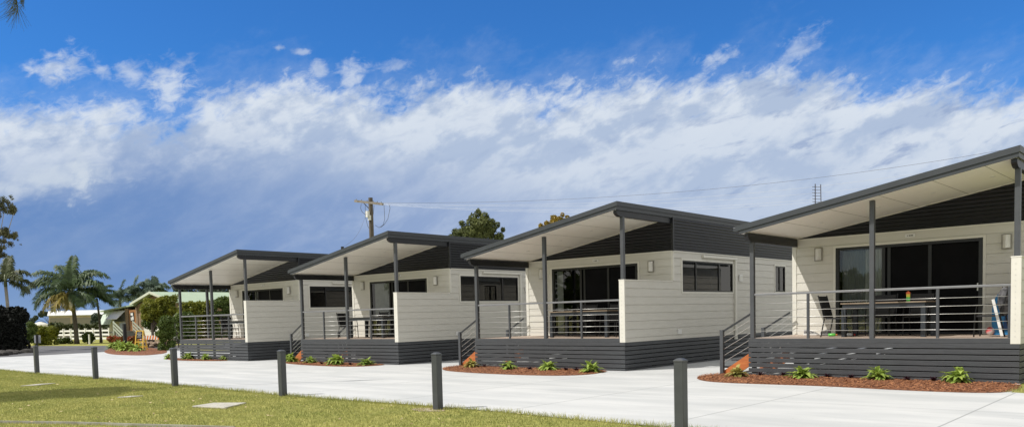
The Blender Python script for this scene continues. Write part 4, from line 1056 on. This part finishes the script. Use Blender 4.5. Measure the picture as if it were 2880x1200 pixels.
# ---- park trees behind the viewpoint, seen mirrored in the glass doors
for k, (x, y, h, r) in enumerate(((-14,-34,5,3.5), (-25,-33,4.5,3.4), (-36,-27,9,5), (-48,-24,9,4.2), (-60,-17,10,4.5), (-5,-38,9,4.2), (-72,-8,9,4.5))):
    shrub('park_tree', 'tree mirrored in the cabin doors, number %s of the row behind the viewer' % ('one','two','three','four','five','six','seven')[k], 'tree', (x,y,0),
          clumps((0,0,h*.62), (r,r,h*.36), 30, 1.15, seed=60+k), 3000, .34, M['fgreen'], h*.5, group='row of park trees opposite the cabins', seed=60+k, tr=.22)

# ------------------------------------------------------------------ white rail fence
M['wfence'] = pmat('white_fence', (.80,.80,.78), None, 3, .5)
def wfence():
    A, Bp = base_at(158, 104), base_at(306, 92); t = empty('rail_fence', A, 0, 'white three rail fence behind the palms', 'fence'); n = 7; d = (Bp-A)
    for i in range(n+1):
        p = d*(i/n); b = MB(); b.box(p.x-.09, p.x+.09, p.y-.09, p.y+.09, 0, 1.32); b.prism([(p.x-.11,p.y-.11,1.321), (p.x+.11,p.y-.11,1.321), (p.x+.11,p.y+.11,1.321), (p.x-.11,p.y+.11,1.321)], (0,0,.06)); b.build('post', M['wfence'], t)
    for z in (.32, .72, 1.12):
        b = MB(); b.bar((0,0,z), (d.x,d.y,z), .05, .19); b.build('rail', M['wfence'], t)
wfence()
p = gnd(252, 968); b = MB(); b.box(-.05,.05,-.05,.05,0,.85); b.prism([(-.06,-.06,.851),(.06,-.06,.851),(.06,.06,.851),(-.06,.06,.851)],(0,0,.03)); o = b.build('marker_post', M['wfence']); o.location = (p.x,p.y,0); tag(o, 'short white marker post in the verge in front of the fence', 'post')

# ------------------------------------------------------------------ shed
def shed():
    K = base_at(137, 140); h = Vector((FW.x, FW.y, 0)).normalized(); r = Vector((RT.x, RT.y, 0)).normalized()
    a = R_(25); L = r*math.cos(a)+h*math.sin(a); G = -r*math.sin(a)*1.0+h*math.cos(a)   # long side, gable side (receding left)
    t = empty('farm_shed', K, 0, 'long beige shed with white roof beyond the fence', 'shed')
    ln, gw, e, pk = 8.6, 5.8, 3.25, 3.95; O = Vector((0,0,0))
    b = MB(); P = [O, O+G*gw, O+G*gw+Vector((0,0,e)), O+G*gw*.5+Vector((0,0,pk)), O+Vector((0,0,e))]; b.prism(P, L*ln); b.build('wall', pmat('beige_steel', (.50,.42,.29), (.46,.38,.26), 1, .6), t)
    b = MB()
    for s0, z0, s1, z1 in ((-.05, e-.0, .5, pk+.03), (.5, pk+.03, 1.05, e)):
        q = [O+G*gw*s0+Vector((0,0,z0+.02))-L*.15, O+G*gw*s1+Vector((0,0,z1+.02))-L*.15, O+G*gw*s1+Vector((0,0,z1+.12))-L*.15, O+G*gw*s0+Vector((0,0,z0+.12))-L*.15]; b.prism(q, L*(ln+.3))
    b.build('roof', pmat('white_roof', (.80,.80,.76), None, 2, .5), t)
    b = MB(); q = [O+L*(ln*.33)+Vector((0,0,.0)), O+L*(ln*.33)+Vector((0,0,e-.1))]; n_ = -G*.03
    for s0, s1 in ((.02,.33), (.36,.66), (.69,.98)):
        b.prism([O+L*ln*s0+n_*2, O+L*ln*s1+n_*2, O+L*ln*s1+n_*2+Vector((0,0,e-.3)), O+L*ln*s0+n_*2+Vector((0,0,e-.3))], -n_)
    b.build('roller_door', pmat('grey_beige_door', (.27,.25,.21), None, 2, .6, stretch=(1,1,20)), t)
shed()
p = base_at(112, 132); b = MB(); b.lathe((0,0,0), [(1.15,0), (1.15,1.95), (1.0,2.1), (.3,2.35), (.1,2.4)], 20); o = b.build('water_tank', pmat('cream_tank', (.74,.72,.62), None, 2, .5)); o.location = (p.x,p.y,0); tag(o, 'low round cream water tank in front of the shed gable', 'water tank')

# ------------------------------------------------------------------ green roofed house
def house():
    Y = 34.2; t = empty('green_roofed_house', (-70.4, Y, 0), 0, 'cream house with pale green roof, timber door and awnings', 'house')
    X = lambda x: x+70.4
    gr = pmat('pale_green_roof', (.38,.47,.33), (.33,.42,.29), 1.5, .55); tm = pmat('brown_timber_wall', (.26,.18,.11), (.20,.14,.09), 3, .7); cr = pmat('cream_house_wall', (.62,.58,.46), (.56,.52,.41), 2, .7)
    yb = 14
    # main gable volume
    b = MB(); b.prism([(X(-74.0),0,0), (X(-66.6),0,0), (X(-66.6),0,3.35), (X(-70.4),0,4.25), (X(-74.0),0,3.35)], (0,yb,0)); b.build('wall', tm, t)
    r = MB()
    r.prism([(X(-70.4),-.5,4.42), (X(-66.2),-.5,3.42), (X(-66.2),-.5,3.34), (X(-70.4),-.5,4.34)], (0,yb+.8,0)); r.prism([(X(-70.4),-.5,4.34), (X(-74.3),-.5,3.42), (X(-74.3),-.5,3.50), (X(-70.4),-.5,4.42)], (0,yb+.8,0))
    rf = r.build('roof', gr, t)
    b = MB(); b.bar((X(-70.4),-.53,4.36), (X(-66.2),-.53,3.36), .05, .2); b.bar((X(-70.4),-.53,4.36), (X(-74.3),-.53,3.44), .05, .2); b.build('barge_board', pmat('pale_barge', (.62,.66,.54), None, 2, .5), rf)
    # left wing
    b = MB(); b.box(X(-80.6), X(-74.01), .3, 7, 0, 3.0); b.build('wing_wall', cr, t)
    b = MB(); b.prism([(X(-81.4),-.2,3.02), (X(-74.2),-.2,3.46), (X(-74.2),-.2,3.34), (X(-81.4),-.2,2.9)], (0,7.6,0)); b.build('verandah_roof', gr, t)
    b = MB(); b.box(X(-76.4), X(-75.8), -.05, .28, 0, 3.1); b.box(X(-74.25), X(-73.9), -.06, .28, .0, 3.2); b.build('pillar', tm, t)
    b = MB(); b.box(X(-76.1), X(-74.3), -.02, .25, 0, 1.05); b.build('door_base', tm, t)
    b = MB(); b.box(X(-75.6), X(-74.3), -.03, .27, 1.06, 2.95); dr = b.build('door', pmat('orange_brown_door', (.36,.16,.05), (.28,.12,.04), 3, .5), t)
    b = MB(); b.box(X(-75.3), X(-74.6), -.06, -.032, 1.95, 2.75); b.build('window', M['black'], dr)
    b = MB(); b.box(X(-75.2), X(-74.75), -.085, -.062, 2.45, 2.68); b.box(X(-75.22), X(-74.98), -.085, -.062, 2.0, 2.3); b.box(X(-74.93), X(-74.66), -.085, -.062, 2.05, 2.38); b.build('notice', M['white'], dr)
    # opening under awnings, panel
    b = MB(); b.box(X(-79.6), X(-76.5), .26, .295, 1.95, 2.8); b.build('opening', M['black'], t)
    b = MB(); b.box(X(-78.0), X(-76.4), .1, .29, .1, 1.8); b.build('panel', pmat('pale_blue_panel', (.50,.56,.66), None, 2, .5), t)
    aw = pmat('striped_awning', (.72,.78,.70), (.42,.56,.46), 1.6, .7, stretch=(2.2,.01,.01))
    b = MB(); b.prism([(X(-81.2),.1,2.95), (X(-81.2),-.45,1.75), (X(-81.2),-.45,1.70), (X(-81.2),.1,2.9)], (2.5,0,0)); b.build('awning', aw, t)
    b = MB(); b.prism([(X(-79.0),.05,2.93), (X(-79.0),-.75,2.2), (X(-79.0),-.75,2.15), (X(-79.0),.05,2.88)], (2.4,0,0)); b.build('awning', M['white'], t)
    # stairs descending to the right, with two balustrades
    st = MB(); st.box(X(-76.0), X(-74.9), -1.75, -.06, .9, 1.05); st = st.build('steps', pmat('grey_steps', (.22,.22,.20), None, 2, .8), t)
    for i in range(5):
        b = MB(); b.box(X(-74.89)+.36*i, X(-74.89)+.36*(i+1)-.005, -1.7, -.1, 0, .88-.17*i); b.build('step', bpy.data.materials['grey_steps'], st)
    hr = pmat('sage_handrail', (.40,.44,.36), None, 2, .6)
    for y in (-1.78, -.02):
        b = MB(); b.box(X(-74.96), X(-74.84), y-.05, y+.05, .0, 2.0); b.box(X(-72.95), X(-72.83), y-.05, y+.05, 0, 1.05)
        for dz in (0, -.32, -.62): b.bar((X(-74.9),y-.06,1.93+dz), (X(-72.9),y-.06,.98+dz), .05, .12)
        b.build('balustrade', hr, st)
    b = MB(); b.box(X(-73.4), X(-66.9), -.02, -.001, .3, 1.1); b.build('base_boards', cr, t)
house()
def caravan():
    p = aty(424, 940, 31.0); t = empty('caravan', (p.x, p.y, 0), 0, 'white ribbed caravan with rounded end behind the bushy tree', 'caravan')
    P = [(0,0,.35), (1.25,0,.35), (1.55,0,.55), (1.65,0,1.1), (1.55,0,1.7), (1.2,0,2.1), (.8,0,2.25), (-1.2,0,2.25), (-1.2,0,.35)]
    b = MB(); b.prism(P, (0,2.0,0)); b.build('body', pmat('white_ribbed', (.72,.71,.64), (.60,.59,.53), 1.2, .5, stretch=(.01,.01,7)), t, bevel=.04)
    b = MB(); b.box(.75,1.3,-.03,-.002,.75,1.05); b.build('hatch', M['black'], t)
    for x in (-.3,):
        b = MB(); b.tube([(x,-.02,.3), (x,.2,.3)], .3, 16); b.build('wheel', M['black'], t)
caravan()
# stone edging wall
for k in range(46):
    u = random.uniform(402, 500); row = random.choice((0,1,1)); p = gnd(u, 975+random.uniform(-1,2)); b = MB(); b.ball((0,0,.12+.17*row), random.uniform(.13,.2), 7, 5, (1.3,1,.65), .12)
    o = b.build('edging_stone', pmat('warm_stone', (.30,.22,.15), (.20,.15,.11), 4, .9, .4, 20) if k == 0 else bpy.data.materials['warm_stone']); o.location = (p.x,p.y,0)
    tag(o, 'brown stone in the low border wall behind the striped barrier', 'stone', 'stones of the low border wall')

# ------------------------------------------------------------------ signs and barrier
M['yel'] = pmat('yellow_frame', (.82,.55,.08), (.75,.48,.07), 3, .5); M['barr'] = pmat('barrier_orange', (.70,.20,.03), None, 3, .5)
def aframe():
    p = gnd(397, 986); t = empty('folding_sign', (p.x,p.y,0), R_(35), 'yellow folding sign stand with black panel at the island bed', 'sign')
    for sy in (-1, 1):
        for sx in (-1, 1): b = MB(); b.bar((sx*.27,sy*.26,0), (sx*.20,sy*.03,1.22), .05, .05); b.build('leg', M['yel'], t)
        for z in (.25, .55, 1.2):
            f = z/1.22; b = MB(); b.bar((-.27+.07*f, sy*(.26-.23*f), z), (.27-.07*f, sy*(.26-.23*f), z), .04, .06); b.build('rung', M['yel'], t)
    b = MB(); b.add([(-.20,-.135,.72), (.20,-.135,.72), (.18,-.05,1.16), (-.18,-.05,1.16), (-.20,-.115,.72), (.20,-.115,.72), (.18,-.03,1.16), (-.18,-.03,1.16)], [(0,1,2,3), (7,6,5,4), (0,4,5,1), (2,6,7,3), (1,5,6,2), (0,3,7,4)]); pn = b.build('panel', M['black'], t)
    b = MB()
    for k, (z, w_) in enumerate(((1.08,.12), (1.0,.15), (.92,.10), (.84,.14))):
        y = -.135+.085*(z-.72)/.44-.006; b.box(-w_, w_*.9, y-.003, y, z, z+.025)
    b.build('lettering', M['white'], pn)
aframe()
def barrier():
    A = gnd(390, 974); Bp = gnd(458, 974); t = empty('striped_barrier', (A.x,A.y,0), 0, 'orange and white striped barrier board behind the folding sign', 'barrier'); d = Bp-A; n = 9
    z0, z1 = .50, .80; b = MB(); b.bar((0,0,(z0+z1)/2), (d.x,d.y,(z0+z1)/2), .03, z1-z0); b.build('board', M['white'], t)
    s = MB(); nn = Vector((d.y,-d.x,0)).normalized()*.02
    for k in range(n):
        a = d*(k/n)+d*(.02); c = d*((k+.5)/n)+d*(.02); sh = d*(.45/n)
        q = [a+nn+Vector((0,0,z0)), c+nn+Vector((0,0,z0)), c+nn+sh*.9+Vector((0,0,z1)), a+nn+sh*.9+Vector((0,0,z1))]; s.prism(q, nn*.2)
    s.build('stripes', M['barr'], t)
    for f in (.12,.88): b = MB(); p = d*f; b.box(p.x-.03,p.x+.03,p.y+.03,p.y+.08,0,.8); b.build('leg', M['rail'], t)
barrier()
p = gnd(353, 980); b = MB(); b.box(-.09,.09,-.09,.09,0,1.62); b.prism([(-.10,-.10,1.621),(.10,-.10,1.621),(.10,.10,1.621),(-.10,.10,1.621)],(0,0,.04)); o = b.build('tall_post', M['black']); o.location = (p.x,p.y,0); tag(o, 'tall near black square post standing in the island bed', 'post')
p = gnd(105, 973); t = empty('sign_back', (p.x,p.y,0), R_(41), 'back of a small grey sign on a dark post behind the farthest bollard', 'sign')
b = MB(); b.box(-.06,.06,-.06,.06,0,1.0); b.build('post', M['black'], t); b = MB(); b.box(-.27,.27,.065,.085,.28,.93); b.build('panel', pmat('grey_panel', (.42,.44,.48), None, 2, .5), t)

# ------------------------------------------------------------------ power pole, wires, antenna
M['polew'] = pmat('weathered_pole', (.15,.125,.10), (.08,.068,.055), 6, .9, .4, 20, stretch=(1,1,.3)); M['arm'] = pmat('weathered_arm', (.30,.27,.23), (.18,.16,.14), 4, .9)
M['wire'] = pmat('pale_wire', (.55,.58,.62), None, 3, .4, metal=.2); M['wired'] = pmat('dark_wire', (.10,.10,.12), None, 3, .5)
DP = 70
pb = base_at(1052, DP); ptop = atd(1042, 556, DP)
def pole():
    t = empty('power_pole', pb, 0, 'weathered timber power pole with crossarm and looping leads', 'power pole')
    q = ptop-pb; b = MB(); b.tube([(0,0,0), (q.x*.5,q.y*.5,q.z*.5), q], [.24,.21,.18], 10); b.build('shaft', M['polew'], t)
    a0, a1 = atd(998, 565, DP+.9)-pb, atd(1077, 574, DP-.9)-pb; b = MB(); b.bar(a0, a1, .15, .19); arm = b.build('crossarm', M['arm'], t)
    dn = (a1-a0)
    for f in (.06,.24,.44,.66,.80,.94):
        c = a0+dn*f+Vector((0,0,.07)); b = MB(); b.lathe(c, [(.025,0),(.04,.03),(.025,.06),(.04,.09),(.02,.12)], 8); b.build('insulator', M['alu'], arm)
    b = MB(); b.bar(a0+dn*.28, q-Vector((0,0,1.05)), .05, .05); b.build('brace', M['char'], t)
    def loop(P, r=.018):
        b = MB(); W_ = [atd(u, v, DP)-pb for u, v in P]; b.tube(W_, r, 5); b.build('lead', M['wired'], t)
    loop([(1016,573), (1014,585), (1018,595), (1027,603)]); loop([(1027,575), (1028,610), (1034,635), (1042,648)]); loop([(1080,575), (1082,615), (1078,632), (1066,640), (1055,633)]); loop([(1094,573), (1097,585), (1091,615), (1080,632), (1070,639)]); loop([(1052,577), (1050,600), (1048,615)])
    b = MB(); c = atd(1034, 602, DP-.2)-pb; b.box(c.x-.12,c.x+.12,c.y-.12,c.y+.12,c.z-.25,c.z+.25); c = atd(1039, 612, DP-.2)-pb; b.box(c.x-.1,c.x+.1,c.y-.1,c.y+.1,c.z-.2,c.z+.2); b.build('fuse_box', M['white'], t)
pole()
def wires():
    A = atd(1078, 573, DP); far = base_at(3150, 52)
    n = Vector((far.y-A.y, -(far.x-A.x), 0)).normalized()
    sets = [[(1078,570), (1440,572), (1798,554), (2195,500.5), (2726,442)], [(1078,571), (1440,578), (1854,559), (2279,528.5), (2503,498)], [(1078,573), (1440,587), (1999,559), (2279,542.5), (2447,531)], [(1078,576), (1440,594), (1971,588), (2268,570)], [(1078,574), (1440,590.5), (1971,580), (2268,563)]]
    lab = ['topmost dark power line rising to the right from the pole', 'second power line from the top, pale, running over the roofs', 'middle pale power line running over the roofs', 'lowest pale power line just over the roof peaks', 'second lowest pale power line over the roof peaks']
    for k, S in enumerate(sets):
        us = np.array([p[0] for p in S]); vs = np.array([p[1] for p in S]); co = np.polyfit(us, vs, 2, w=[3]+[1]*(len(S)-1)); co2 = co
        pts = []
        for u in np.linspace(1078, 3050, 50):
            v = float(np.polyval(co2, u)); d = ray(u, v); tt = (A-CAM).dot(n)/d.dot(n); pts.append(CAM+d*tt)
        b = MB(); b.tube(pts, .007 if k else .009, 5); o = b.build('power_line', M['wire'] if k else M['wired']); tag(o, lab[k], 'wire', 'power lines')
    a = atd(1030, 600, DP); c = atd(963, 696, 39.5); b = MB(); P = [a.lerp(c, i/10)-Vector((0,0,.5*math.sin(PI*i/10))) for i in range(11)]; b.tube(P, .008, 5); tag(b.build('service_wire', M['wired']), 'thin service wire dropping from the pole to the second roof', 'wire')
    b = MB(); c0 = atd(963, 696, 39.5); b.box(c0.x-.05,c0.x+.05,c0.y-.05,c0.y+.05,c0.z-.25,c0.z+.05); tag(b.build('wire_bracket', M['black']), 'small dark bracket on the second roof holding the service wire', 'bracket')
wires()
def antenna():
    Y = 21.2; b0_ = aty(2293, 578, Y); x = b0_.x; zr = 3.46+.17*(x+8.316+.15)
    t = empty('tv_antenna', (x, Y, zr), 0, 'dark television antenna with many short elements above the nearest roof', 'antenna')
    H = aty(2292, 517, Y).z-zr; x2 = aty(2309, 523, Y).x-x; b = MB(); b.tube([(0,0,-.05), (0,0,H)], .012, 6); b.build('mast', M['wired'], t)
    b = MB(); b.tube([(x2,0,H-.50), (x2-.008,0,H-.03)], .011, 6); b.build('boom', M['wired'], t)
    for k in range(6):
        z = H-.08-.075*k; b = MB(); b.tube([(-.07,-.02,z+.015), (0,0,z), (x2,0.01,z-.02)], .006, 4); b.tube([(-.02,.08,z), (.01,-.08,z)], .005, 4); b.build('element', M['wired'], t)
    b = MB(); b.box(x2-.03,x2+.10,-.03,.03,H-.56,H-.50); b.box(x2+.12,x2+.2,-.03,.03,H-.53,H-.46); b.build('amplifier', M['white'], t)
    b = MB(); b.tube([(0,0,H-.55), (x2+.18,0,H-.52)], .008, 5); b.build('crossbar', M['wired'], t)
antenna()

# ------------------------------------------------------------------ view
SC.view_settings.view_transform = 'Standard'; SC.view_settings.look = 'None'; SC.view_settings.exposure = .12; SC.view_settings.gamma = 1
SC.cycles.max_bounces = 6; SC.cycles.transparent_max_bounces = 12; SC.cycles.caustics_reflective = False; SC.cycles.caustics_refractive = False
